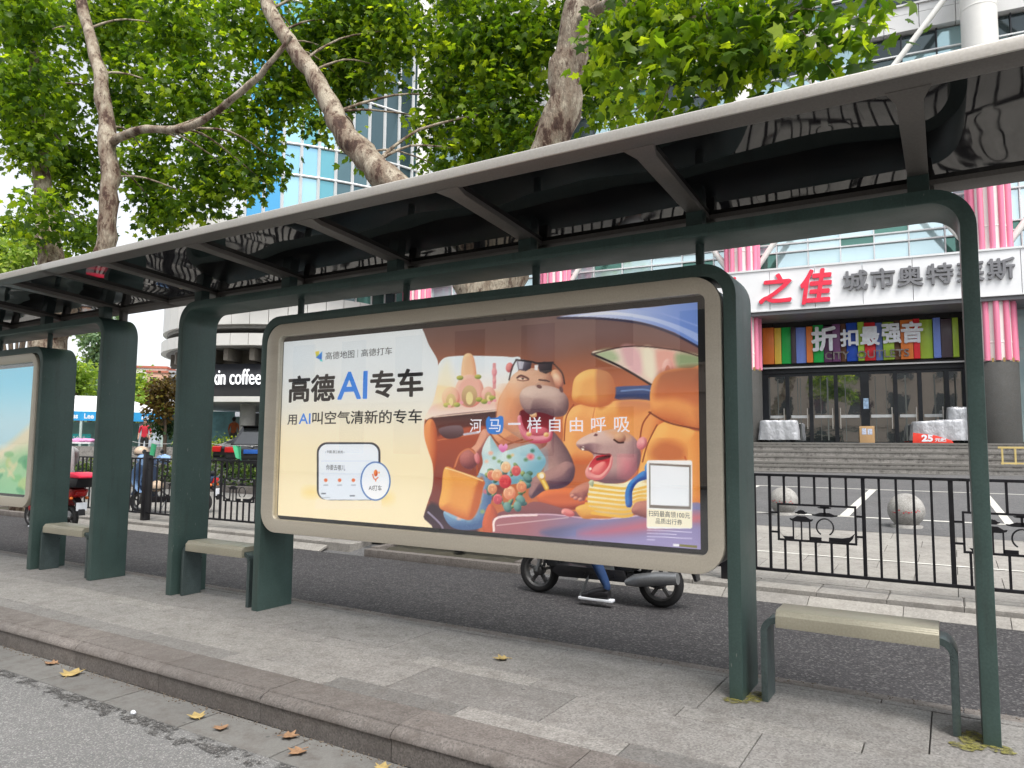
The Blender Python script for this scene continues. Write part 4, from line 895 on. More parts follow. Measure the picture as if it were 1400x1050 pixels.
# columns in front of the facade
for i, u in enumerate(CU):
    wx, wy = -6.35+u*math.cos(math.radians(6))+1.2*math.sin(math.radians(6)), 30+u*math.sin(math.radians(6))-1.2*math.cos(math.radians(6))
    r = root('facade_column', (wx, wy, 1.6), ('tall white round column with pink strips at the left end, beside the curved glass', 'white round column wrapped in pink, left of the leaning tree trunk', 'white round column wrapped in pink strips, left of the colourful entrance sign', 'white round column wrapped in pink over dark granite, right of the entrance', 'white round column past the right edge of the picture')[i], 'column', 'white columns with pink wrapping')
    b = MB(); b.lathe([(.56, 1.6), (.56, 34)], (wx, wy, 0), 32)
    for z in range(5, 34, 4): b.lathe([(.56, z), (.572, z+.02), (.572, z+.05), (.56, z+.07)], (wx, wy, 0), 32)
    b.build('shaft', M_col, r)
    b = MB(); b.lathe([(.66, 1.6), (.66, 4.36), (.56, 4.40)], (wx, wy, 0), 32); b.build('granite_base', M_dgran, r)
    b = MB()
    for k in range(12):
        a = 2*math.pi*k/12+.1; cx, cy = wx+math.cos(a)*.60, wy+math.sin(a)*.60
        b.tube([(cx, cy, 4.42), (cx+random.uniform(-.01, .01), cy, 7), (cx, cy, 10), (cx, cy, 12.4)], .088, 10)
    b.build('pink_wrap', M_pink, r)
    b = MB()
    for k in range(12): a = 2*math.pi*(k+.5)/12+.1; b.box(wx+math.cos(a)*.62-.03, wx+math.cos(a)*.62+.03, wy+math.sin(a)*.62-.03, wy+math.sin(a)*.62+.03, 4.36, 4.5)
    b.build('strip_anchor', mat('brass_anchor', (.4, .28, .1), .5, .5), r)
# white store banner with its lettering
q = N('banner_panel'); q.set(Base_Color=q.mix(q.map(q.noise(1.2, 4), .3, .7, 0, 1), (.74, .75, .76), (.80, .81, .82)), Roughness=.4); M_banner = q.m
sb = root('store_banner', (-6.35, 30, 0), 'long white store banner with red and grey Chinese lettering above the entrance', 'shop sign', None, math.radians(6))
SU = lambda u: 3.18+(u-3.18)*.9655
SZ = lambda z: 1.35+(z-1.35)*.9655
b = MB(); u = -9.0
while u < 15.5: b.box(u+.008, u+1.57, -1.95, -1.55, SZ(6.78), SZ(8.40)); u += 1.58
b.build('panel', M_banner, sb)
b = MB(); b.box(-9, 15.6, -1.99, -1.951, SZ(8.36), SZ(8.43)); b.box(-9, 15.6, -1.99, -1.951, SZ(6.74), SZ(6.79)); b.build('edge_trim', M_mull, sb)
M_redsign = mat('red_sign_paint', (.78, .03, .07), .35); M_greysign = mat('brushed_grey_letter', (.20, .20, .21), .4, .5); M_whitesign = mat('white_letter', (.74, .77, .82), .45); M_metsign = mat('dark_metal_letter', (.24, .22, .21), .3, .8)
def stext(s, m, par, u0, u1, z0, z1, y, ext=.08, bold=0., **kw):
    if par is sb: u0, u1, z0, z1 = SU(u0), SU(u1), SZ(z0), SZ(z1)
    put_text('lettering', s, m, par, u0, y, z0, u1-u0, z1-z0, ext, 0., thick=bold, **kw)
for ch, u0, u1, z0, z1 in (('人', -1.75, -.52, 7.05, 8.2), ('之', -.02, 1.2, 7.03, 8.2), ('佳', 1.5, 2.62, 6.9, 8.25)):
    stext(ch, M_whitesign, sb, u0-.03, u1+.03, z0-.03, z1+.03, -1.955, .05, .04, shear=.18); stext(ch, M_redsign, sb, u0, u1, z0, z1, -1.99, .06, .03, shear=.18)
for ch, u0, u1 in (('城', 2.99, 3.84), ('市', 3.92, 4.73), ('奥', 4.80, 5.62), ('特', 5.72, 6.56), ('莱', 6.66, 7.48), ('斯', 7.57, 8.38)): stext(ch, M_greysign, sb, u0, u1, 7.30, 8.06, -1.955, .10, .022)
# slatted multicoloured entrance sign
ss = root('entrance_sign', (-6.35, 30, 0), 'entrance sign of upright coloured slats with white brush lettering over the doors', 'shop sign', None, math.radians(6))
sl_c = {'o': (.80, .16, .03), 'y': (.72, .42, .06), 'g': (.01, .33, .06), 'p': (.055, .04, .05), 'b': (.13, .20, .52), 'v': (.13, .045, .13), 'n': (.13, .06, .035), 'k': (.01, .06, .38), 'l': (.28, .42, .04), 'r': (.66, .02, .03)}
sl_m = {k: mat('sign_slat_'+{'o': 'orange', 'y': 'yellow', 'g': 'green', 'p': 'charcoal', 'b': 'blue', 'v': 'violet', 'n': 'brown', 'k': 'cobalt', 'l': 'lime', 'r': 'red'}[k], c, .4, 0, .08, 2) for k, c in {a: tuple(min(.85, v*1.45) for v in b_) for a, b_ in sl_c.items()}.items()}  # raised slat colours stand in for light lost under the banner
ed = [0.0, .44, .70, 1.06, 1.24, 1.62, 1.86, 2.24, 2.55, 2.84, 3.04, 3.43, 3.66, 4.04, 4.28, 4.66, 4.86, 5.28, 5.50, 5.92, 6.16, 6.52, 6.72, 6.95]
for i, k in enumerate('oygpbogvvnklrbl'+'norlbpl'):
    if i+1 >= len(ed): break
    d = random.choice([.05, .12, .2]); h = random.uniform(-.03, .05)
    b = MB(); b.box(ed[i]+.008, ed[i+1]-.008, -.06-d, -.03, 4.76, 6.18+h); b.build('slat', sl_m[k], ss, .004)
for ch, u0, u1, z0, z1 in (('折', 1.81, 2.72, 5.16, 6.12), ('扣', 2.83, 3.46, 5.30, 5.96), ('最', 3.52, 4.18, 5.30, 6.02), ('强', 4.24, 4.89, 5.34, 6.08), ('音', 4.88, 5.60, 5.32, 6.12)): stext(ch, M_whitesign, ss, u0, u1, z0, z1, -.30, .08, .034)
stext('CITY', M_metsign, ss, 2.28, 3.13, 4.83, 5.12, -.30, .05, .02); stext('OUTLETS', M_metsign, ss, 3.40, 5.13, 4.83, 5.12, -.30, .05, .02)
# platform and steps
b = MB(); c6, s6 = math.cos(math.radians(6)), math.sin(math.radians(6))
LW = lambda u, v: (-6.35+u*c6-v*s6, 30+u*s6+v*c6)
def sbox(u0, u1, v0, v1, z0, z1):
    P = [LW(u, v) for u, v in ((u0, v0), (u1, v0), (u1, v1), (u0, v1))]
    b.add([(x, y, z) for z in (z0, z1) for x, y in P], [(3, 2, 1, 0), (4, 5, 6, 7), (0, 1, 5, 4), (1, 2, 6, 5), (2, 3, 7, 6), (3, 0, 4, 7)])
zz_ = 1.64
for k, (rise, v) in enumerate(((.10, -2.0), (.19, -2.33), (.19, -2.68), (.19, -3.03), (.12, -3.9), (.18, -4.3), (.3, -4.75))):
    sbox(-22, 16, v-.03, .34 if k == 0 else [-2.0, -2.33, -2.68, -3.03, -3.9, -4.3][k-1]+.02, zz_-rise-.02, zz_ - (0 if k == 0 else 0)); sbox(-22, 16, v, .30 if k == 0 else -2.0, zz_-rise-.4, zz_-.035); zz_ -= rise
T(b.build('mall_steps', M_step), kind='structure')
b = MB(); zn = 1.64
for k, (rise, v) in enumerate(((.10, -2.0), (.19, -2.33), (.19, -2.68), (.19, -3.03), (.12, -3.9), (.18, -4.3), (.3, -4.75))): sbox(-22, 16, v-.05, v+.12, zn-.055, zn+.004); zn -= rise
T(b.build('step_nosing', M_plaza), kind='structure')
# things left on the platform
q = N('silver_tarpaulin'); v = q.noise(1.7, 5, .55, sx=(1, 1, .6)); q.set(Base_Color=(.42, .43, .45), Metallic=.45, Roughness=q.map(v, .3, .7, .35, .6)); q.bump(v, .8, .16); M_tarp = q.m
M_wheel = mat('black_rubber', (.015, .015, .016), .7)
def tarp(u0, u1, v0, v1, z0, z1, label, lean=0):
    x, y = LW((u0+u1)/2, (v0+v1)/2); r = root('covered_cart', (x, y, z0), label, 'covered cart', 'carts under silver tarpaulins on the steps', math.radians(6))
    w, d, h = (u1-u0)/2, (v1-v0)/2, z1-z0; nx, nz = 22, 14; b = MB(); vs = []; fs = []; n = 44
    for j in range(nz+1):
        t = j/nz; hh = .1+(h-.1)*min(1, t/.62); sc = 1 if t < .62 else max(0, 1-(t-.62)/.38); fl = 1+.10*(1-min(1, t/.62))
        for i in range(n):
            a = 2*math.pi*i/n; ca, sa = math.cos(a), math.sin(a); k = max(abs(ca), abs(sa)); px, py = ca/k, sa/k
            f = 1+.045*math.sin(i*1.9+j*.35)+.03*math.sin(i*.8+2)+random.uniform(-.006, .006)
            vs.append((px*w*fl*f*(sc**.5 if sc > 0 else 0), py*d*fl*f*(sc**.5 if sc > 0 else 0), hh+lean*px*h*min(1, t/.62)+random.uniform(-.012, .012)))
    for j in range(nz):
        for i in range(n): i2 = (i+1) % n; fs.append((j*n+i, j*n+i2, (j+1)*n+i2, (j+1)*n+i))
    b.add(vs, fs, 0, True); b.build('tarpaulin', M_tarp, r)
    for sx in (-1, 1):
        for sy in (-1, 1): b = MB(); b.lathe([(0, -.02), (.07, -.02), (.08, 0), (.07, .02), (0, .02)], (sx*w*.75, sy*d*.7, .08), 14, axis='y'); b.build('wheel', M_wheel, r)
tarp(.02, 1.30, -1.9, -1.1, 1.64, 2.46, 'lone silver tarpaulin covered cart left of the doors')
tarp(5.08, 6.55, -1.75, -1.0, 1.64, 2.42, 'low silver covered cart behind the red box', .04)
tarp(6.2, 7.0, -1.2, -.5, 1.64, 2.9, 'tallest silver covered cart, partly hidden by the right green post')
M_card = mat('cardboard', (.43, .27, .13), .8, 0, .08, 3)
x, y = LW(3.63, -1.5); r = root('cardboard_box', (x, y, 1.64), 'brown cardboard box standing alone in front of the doors', 'box', None, math.radians(4))
b = MB(); b.box(-.24, .24, -.2, .2, 0, .6); b.build('carton', M_card, r, .006)
b = MB(); b.box(-.241, .241, -.03, .03, .601, .604); b.build('tape', mat('parcel_tape', (.5, .38, .2), .3), r)
b = MB(); b.box(-.16, -.02, -.2045, -.201, .3, .52); b.box(.02, .17, -.2045, -.201, .3, .5); b.build('printed_label', mat('blue_white_print', (.45, .5, .62), .6, var=.6, vs=30), r)
M_redbox = mat('red_board', (.72, .05, .03), .5)
x, y = LW(5.62, -1.99); r = root('red_signboard', (x, y, 1.64), 'red board with a white number leaning on the silver cart', 'sign board', None, math.radians(6))
b = MB(); b.prism([(-.60, 0), (.62, 0), (.55, .1), (.1, .26), (-.58, .36)], -.02, .03); b.build('board', M_redbox, r, .004)
put_text('lettering', '25', M_whitesign, r, -.33, -.021, .05, .34, .24, .006, .05); put_text('lettering', '元起', M_whitesign, r, .06, -.021, .05, .34, .13, .006, .03)
M_yel = mat('cream_yellow_rail', (.55, .43, .17), .5)
x, y = LW(7.3, -3.55); zb = 1.64-.10-.19*3; r = root('crowd_barrier', (x, y, zb), 'low cream-yellow rail barrier on the steps at the right edge', 'barrier', None, math.radians(6))
b = MB()
for u in (0.02, .36, .9, 1.4): b = MB(); b.box(u, u+.05, -.025, .025, 0, .5); b.build('post', M_yel, r)
b = MB(); b.box(-.06, 1.5, -.03, .03, .5, .56); b.box(.0, 1.5, -.03, .03, .02, .07); b.build('rail', M_yel, r)
# ---------------------------------------------------------------- people
def person(label, loc, rz, J, E, regions, cols, hair=None, group=None):
    """one continuous skinned body; J joint -> (pos, radius); regions bone-name -> material index"""
    r = root('person', loc, label, 'person', group, rz, True)
    names = list(J); me = bpy.data.meshes.new('body'); me.from_pydata([J[n][0] for n in names], [(names.index(a), names.index(c)) for a, c in E], [])
    o = bpy.data.objects.new('body', me); COL.objects.link(o)
    sk = o.modifiers.new('skin', 'SKIN'); sk.use_smooth_shade = True
    for i, n in enumerate(names):
        d = me.skin_vertices[0].data[i]; rr = J[n][1]; d.radius = rr if hasattr(rr, '__len__') else (rr, rr); d.use_root = (n == 'pelvis')
    sb_ = o.modifiers.new('sub', 'SUBSURF'); sb_.levels = 2; sb_.render_levels = 2
    ev = o.evaluated_get(bpy.context.evaluated_depsgraph_get()); nm = bpy.data.meshes.new_from_object(ev)
    bpy.data.objects.remove(o); bpy.data.meshes.remove(me)
    for c in cols: nm.materials.append(c)
    seg = [(Vector(J[a][0]), Vector(J[c][0]), regions.get((a, c), 0)) for a, c in E]
    mi = []
    for p in nm.polygons:
        best = (9, 0)
        for a, c, k in seg:
            d = c-a; t = max(0, min(1, (p.center-a).dot(d)/max(d.length_squared, 1e-9))); q_ = (p.center-a-d*t).length
            if q_ < best[0]: best = (q_, k)
        mi.append(best[1])
    nm.polygons.foreach_set('material_index', mi); nm.polygons.foreach_set('use_smooth', [True]*len(mi))
    ob = bpy.data.objects.new('body', nm); COL.objects.link(ob); ob.parent = r
    return r
M_skin = mat('skin', (.42, .24, .16), .55, 0, .06, 8); M_hair = mat('black_hair', (.012, .010, .010), .5)
def cloth(n, c): return mat(n, c, .85, 0, .14, 9, .1, 60)
def stand_joints(arm=0):
    J = {'pelvis': ((0, 0, .95), (.15, .11)), 'waist': ((0, 0, 1.12), (.14, .10)), 'chest': ((0, 0, 1.32), (.17, .12)), 'neckbase': ((0, 0, 1.46), .075), 'neck': ((0, .0, 1.53), .055), 'head': ((0, -.015, 1.63), (.085, .10)), 'crown': ((0, .0, 1.71), (.075, .085))}
    E = [('pelvis', 'waist'), ('waist', 'chest'), ('chest', 'neckbase'), ('neckbase', 'neck'), ('neck', 'head'), ('head', 'crown')]
    for s, n in ((-1, 'l'), (1, 'r')):
        J.update({n+'hip': ((s*.10, 0, .88), .095), n+'knee': ((s*.11, -.02, .50), .062), n+'ank': ((s*.11, .02, .10), .04), n+'toe': ((s*.13, -.14, .04), .038),
                  n+'sh': ((s*.19, 0, 1.41), .06), n+'elb': ((s*.25, .02, 1.14), .043), n+'wri': ((s*.24, -.09+arm, .92), .03), n+'hand': ((s*.235, -.13+arm, .83), (.042, .022))})
        E += [('pelvis', n+'hip'), (n+'hip', n+'knee'), (n+'knee', n+'ank'), (n+'ank', n+'toe'), ('neckbase', n+'sh'), (n+'sh', n+'elb'), (n+'elb', n+'wri'), (n+'wri', n+'hand')]
    return J, E
def standing(label, loc, rz, shirt, trousers):
    J, E = stand_joints(); R_ = {}
    for a, c in E:
        if a in ('pelvis', 'waist', 'chest') and c in ('waist', 'chest', 'neckbase'): R_[(a, c)] = 1
        if c[1:] in ('sh', 'elb'): R_[(a, c)] = 1
        if c[1:] in ('hip', 'knee', 'ank'): R_[(a, c)] = 2
        if c[1:] == 'toe': R_[(a, c)] = 3
    r = person(label, loc, rz, J, E, R_, [M_skin, shirt, trousers, M_black])
    b = MB(); b.ell((0, .02, 1.70), (.095, .11, .085), 16, 10, noise=.02); b.ell((0, .06, 1.65), (.088, .07, .09), 14, 8); b.build('hair', M_hair, r)
    b = MB(); b.ell((0, -.115, 1.63), (.014, .02, .02), 8, 6); b.build('nose', M_skin, r)
    for s in (-1, 1): b = MB(); b.ell((s*.033, -.098, 1.655), (.013, .008, .008), 8, 6); b.build('eye', M_black, r)
    return r
# ---------------------------------------------------------------- scooters (front towards local -x)
M_tyre = mat('tyre_rubber', (.018, .018, .019), .75, 0, .2, 30, .2, 90); M_rim = mat('cast_rim', (.12, .12, .12), .5, .6); M_chrome = mat('scooter_metal', (.30, .31, .32), .42, .7)
M_lamp = mat('red_lens', (.55, .02, .02), .2); M_orange = mat('orange_lens', (.75, .17, .02), .25); M_seatm = mat('black_vinyl', (.016, .016, .018), .5)
def scooter(label, loc, rz, body, wb=1.32, wr=.225, box=None, apron=None, group='electric scooters around the lane'):
    r = root('scooter', loc, label, 'scooter', group, rz, True)
    xf, xr = -wb/2, wb/2
    for nm, x in (('front_wheel', xf), ('rear_wheel', xr)):
        w = MB(); w.lathe([(wr*.72, -.038), (wr*.86, -.048), (wr*.97, -.03), (wr, 0), (wr*.97, .03), (wr*.86, .048), (wr*.72, .038)], (x, 0, wr), 30, axis='y'); w.add([], []); o = w.build('tyre', M_tyre, r)
        w = MB(); w.lathe([(wr*.73, -.037), (wr*.64, -.03), (wr*.62, .03), (wr*.73, .037)], (x, 0, wr), 30, axis='y'); w.lathe([(0, -.05), (.05, -.05), (.055, 0), (.05, .05), (0, .05)], (x, 0, wr), 16, axis='y')
        for k in range(5): a = 2*math.pi*k/5+.3; w.bar((x, 0, wr), (x+math.cos(a)*wr*.66, 0, wr+math.sin(a)*wr*.66), .03, .035, up=(0, 1, 0))
        w.build('rim', M_rim, r)
    w = MB()
    for s in (-1, 1): w.tube([(xf, s*.07, wr), (xf+.10, s*.06, .55), (xf+.14, s*.02, .66)], .018, 8)
    w.tube([(xf+.14, 0, .62), (xf+.22, 0, .98)], .028, 10); w.build('fork', M_chrome, r)
    w = MB(); w.tube([(xf-.17, 0, wr+.12), (xf-.06, 0, wr*2+.04), (xf+.12, 0, wr*2+.03), (xf+.2, 0, wr+.16)], [.05, .065, .07, .05], 12); w.build('front_mudguard', body, r)
    w = MB(); w.prism([(xf+.16, .30), (xf+.08, .62), (xf+.12, .86), (xf+.19, .93), (xf+.26, .90), (xf+.24, .6), (xf+.28, .30)], -.16, .16); w.build('front_shield', body, r, .03)
    w = MB(); w.ell((xf+.10, 0, .80), (.05, .075, .06), 14, 9); w.build('headlight', M_glasslens, r)
    w = MB(); w.prism([(xf+.12, .92), (xf+.14, 1.02), (xf+.24, 1.04), (xf+.28, .95)], -.11, .11); w.build('instrument_hood', body, r, .02)
    w = MB(); w.tube([(xf+.36, -.34, 1.0), (xf+.27, -.2, 1.03), (xf+.22, 0, 1.0), (xf+.27, .2, 1.03), (xf+.36, .34, 1.0)], .016, 8); w.tube([(xf+.30, -.25, 1.025), (xf+.37, -.35, 1.0)], .022, 8); w.tube([(xf+.30, .25, 1.025), (xf+.37, .35, 1.0)], .022, 8); w.build('handlebar', M_black, r)
    for s in (-1, 1): w = MB(); w.tube([(xf+.26, s*.2, 1.03), (xf+.22, s*.27, 1.17)], .007, 6); w.ell((xf+.22, s*.30, 1.21), (.02, .065, .045), 12, 8); w.build('mirror', M_black, r)
    w = MB(); w.prism([(xf+.22, .26), (xf+.26, .33), (xr-.32, .33), (xr-.28, .22), (xf+.3, .21)], -.15, .15); w.build('footboard', M_black, r, .015)
    w = MB(); w.prism([(xr-.42, .30), (xr-.48, .60), (xr-.42, .70), (xr+.1, .76), (xr+.30, .72), (xr+.24, .60), (xr-.02, .50), (xr-.2, .34)], -.14, .14); w.build('rear_body', body, r, .035)
    w = MB(); w.prism([(xr-.48, .70), (xr-.46, .77), (xr-.15, .79), (xr+.18, .84), (xr+.24, .80), (xr+.2, .75), (xr-.2, .71)], -.13, .13); w.build('seat', M_seatm, r, .025)
    w = MB(); w.prism([(xr+.27, .60), (xr+.31, .66), (xr+.29, .71), (xr+.2, .70), (xr+.2, .6)], -.09, .09); w.build('tail_lamp', M_lamp, r, .012)
    w = MB(); w.prism([(xr+.12, .62), (xr+.34, .44), (xr+.37, .28), (xr+.34, .28), (xr+.28, .44), (xr+.04, .6)], -.06, .06); w.build('rear_mudguard', M_black, r, .01)
    w = MB(); w.box(xr+.335, xr+.35, -.09, .09, .36, .50, M=None); w.build('number_plate', M_whitesign, r, .003)
    for s in (-1, 1): w = MB(); w.ell((xr+.25, s*.13, .57), (.03, .03, .03), 10, 7); w.build('indicator', M_orange, r)
    w = MB(); w.tube([(xr-.30, -.13, .22), (xr-.2, -.14, .25), (xr+.02, -.15, .29), (xr+.22, -.155, .31)], [.03, .06, .065, .055], 14); w.build('motor_cover', M_chrome, r)
    w = MB(); w.bar((xr-.3, -.09, .28), (xr, -.09, wr), .05, .07); w.bar((xr-.3, .09, .28), (xr, .09, wr), .05, .07); w.build('swing_arm', M_black, r)
    w = MB(); w.bar((-.02, -.13, .27), (-.10, -.20, .05), .02, .02); w.build('side_stand', M_chrome, r)
    if box:
        bm_, lid = box; w = MB(); w.prism([(xr+.04, .76), (xr-.0, .92), (xr+.56, .92), (xr+.48, .76)], -.2, .2); o = w.build('top_box', bm_, r, .02)
        w = MB(); w.prism([(xr-.03, .922), (xr-.02, .97), (xr+.1, 1.01), (xr+.42, 1.0), (xr+.62, .96), (xr+.62, .922)], -.22, .22); w.build('lid', lid, o, .025)
    if apron:
        w = MB(); vs = []; fs = []; nx, nz = 10, 12
        for j in range(nz+1):
            for i in range(nx+1):
                u, v = i/nx, j/nz; y = (-.5+u)*(.56+.2*math.sin(v*3)); fold = .03*math.sin(u*19+v*3)
                vs.append((xf+.05-.16*v*(1-v)*4+.10*abs(u-.5)*4*.5+fold, y, 1.10-.68*v-.05*abs(u-.5)))
        for j in range(nz):
            for i in range(nx): k = j*(nx+1)+i; fs.append((k, k+1, k+nx+2, k+nx+1))
        w.add(vs, fs, 0, True); w.build('leg_apron', apron, r)
        for s in (-1, 1): w = MB(); w.tube([(xf+.3, s*.42, 1.03), (xf+.22, s*.36, 1.06), (xf+.2, s*.22, 1.07)], [.09, .10, .06], 12); w.build('hand_muff', apron, r)
    return r
M_glasslens = mat('clear_lens', (.55, .57, .58), .1, .3); M_bodyblk = mat('scooter_black_paint', (.02, .021, .023), .25, .1); M_bodyred = mat('scooter_red_paint', (.45, .03, .03), .3); M_boxred = mat('delivery_box_red', (.62, .012, .05), .4); M_bodyblue = mat('scooter_dark_blue', (.03, .05, .10), .35); M_apron = mat('pale_blue_cloth', (.25, .40, .66), .7, 0, .15, 4)
def rider_joints(wb):
    xr = wb/2; xf = -wb/2
    J = {'pelvis': ((xr-.22, 0, .88), (.15, .13)), 'waist': ((xr-.23, 0, 1.06), (.14, .11)), 'chest': ((xr-.27, 0, 1.28), (.17, .13)), 'neckbase': ((xr-.30, 0, 1.42), .075), 'neck': ((xr-.33, 0, 1.49), .055), 'head': ((xr-.37, 0, 1.59), .10), 'crown': ((xr-.36, 0, 1.68), .085)}
    E = [('pelvis', 'waist'), ('waist', 'chest'), ('chest', 'neckbase'), ('neckbase', 'neck'), ('neck', 'head'), ('head', 'crown')]
    for s, n in ((-1, 'l'), (1, 'r')):
        J.update({n+'hip': ((xr-.30, s*.11, .84), .10), n+'knee': ((.02, s*.30, .62) if s < 0 else (-.18, s*.19, .74), .07), n+'ank': ((.25, s*.30, .17) if s < 0 else (-.16, s*.16, .42), .042), n+'toe': ((.03, s*.31, .10) if s < 0 else (-.38, s*.16, .36), .04),
                  n+'sh': ((xr-.29, s*.19, 1.37), .065), n+'elb': ((xr-.50, s*.30, 1.16), .048), n+'wri': ((xf+.44, s*.35, 1.05), .034), n+'hand': ((xf+.36, s*.34, 1.03), (.045, .035))})
        E += [('pelvis', n+'hip'), (n+'hip', n+'knee'), (n+'knee', n+'ank'), (n+'ank', n+'toe'), ('neckbase', n+'sh'), (n+'sh', n+'elb'), (n+'elb', n+'wri'), (n+'wri', n+'hand')]
    return J, E
def rider(label, loc, rz, wb, top, jeans, shoe, helmet):
    J, E = rider_joints(wb); R_ = {}
    for a, c in E:
        if a in ('pelvis', 'waist', 'chest') and c in ('waist', 'chest', 'neckbase'): R_[(a, c)] = 1
        if c[1:] in ('sh', 'elb', 'wri'): R_[(a, c)] = 1
        if c[1:] in ('hip', 'knee'): R_[(a, c)] = 2
        if c[1:] == 'ank': R_[(a, c)] = 2
        if c[1:] == 'toe': R_[(a, c)] = 3
    r = person(label, loc, rz, J, E, R_, [M_skin, top, jeans, shoe]); hx = wb/2-.37
    b = MB(); b.ell((hx+.01, 0, 1.66), (.14, .125, .115), 20, 12); b.build('helmet', helmet, r)
    b = MB(); b.ell((hx-.11, 0, 1.57), (.02, .014, .022), 8, 6); b.build('nose', M_skin, r)
    for n in ('l', 'r'):
        s = -1 if n == 'l' else 1; ax, ay, az = J[n+'ank'][0]
        b = MB(); b.prism([(ax-.30, az-.115), (ax-.30, az-.09), (ax+.05, az-.09), (ax+.05, az-.115)], ay-.045, ay+.045); b.build('shoe_sole', M_whitesign, r, .008)
        b = MB(); b.tube([(ax+.01, ay, az-.05), (ax-.06, ay, az-.05), (ax-.17, ay, az-.07), (ax-.27, ay, az-.085)], [.046, .05, .045, .03], 12); b.build('shoe', shoe, r)
    return r
scooter('black scooter riding along the lane under the hippo poster', (-3.09, 6.8, -.15), 0, M_bodyblk)
rider('person in blue jeans and black shoes riding the scooter under the hippo poster', (-3.09, 6.8, -.15), 0, 1.32, cloth('dark_jacket', (.03, .03, .035)), cloth('blue_jeans', (.012, .04, .12)), M_black, mat('white_helmet', (.5, .5, .5), .3))
scooter('red delivery scooter with a red lidded top box, behind the far left post', (-13.75, 6.95, -.15), 0, M_bodyred, 1.26, .22, (M_black, M_boxred))
rider('person in a pale grey top riding the red delivery scooter', (-13.75, 6.95, -.15), 0, 1.26, cloth('pale_grey_jacket', (.36, .36, .36)), cloth('dark_trousers', (.03, .03, .04)), M_black, mat('grey_helmet', (.2, .2, .2), .3))
scooter('parked dark scooter with a pale blue leg apron behind the black railing', (-13.35, 9.0, GZ(9)), math.radians(25), M_bodyblue, 1.28, .22, None, M_apron)
def helmet(x, y, z, label):
    r = root('helmet', (x, y, z), label, 'helmet', 'beige helmets on the parked scooter')
    b = MB(); b.ell((x, y, z), (.125, .14, .115), 20, 12); b.build('shell', mat('beige_helmet', (.50, .38, .28), .4), r)
    b = MB(); b.tube([(x+.11*math.cos(a), y+.125*math.sin(a), z-.05) for a in [2*math.pi*i/16 for i in range(16)]], .012, 6, closed=True); b.build('rim', M_black, r)
helmet(-14.2, 8.86, 1.2, 'beige helmet hung on the handlebar of the parked scooter'); helmet(-13.62, 8.86, .52, 'beige helmet low on the footboard of the parked scooter')
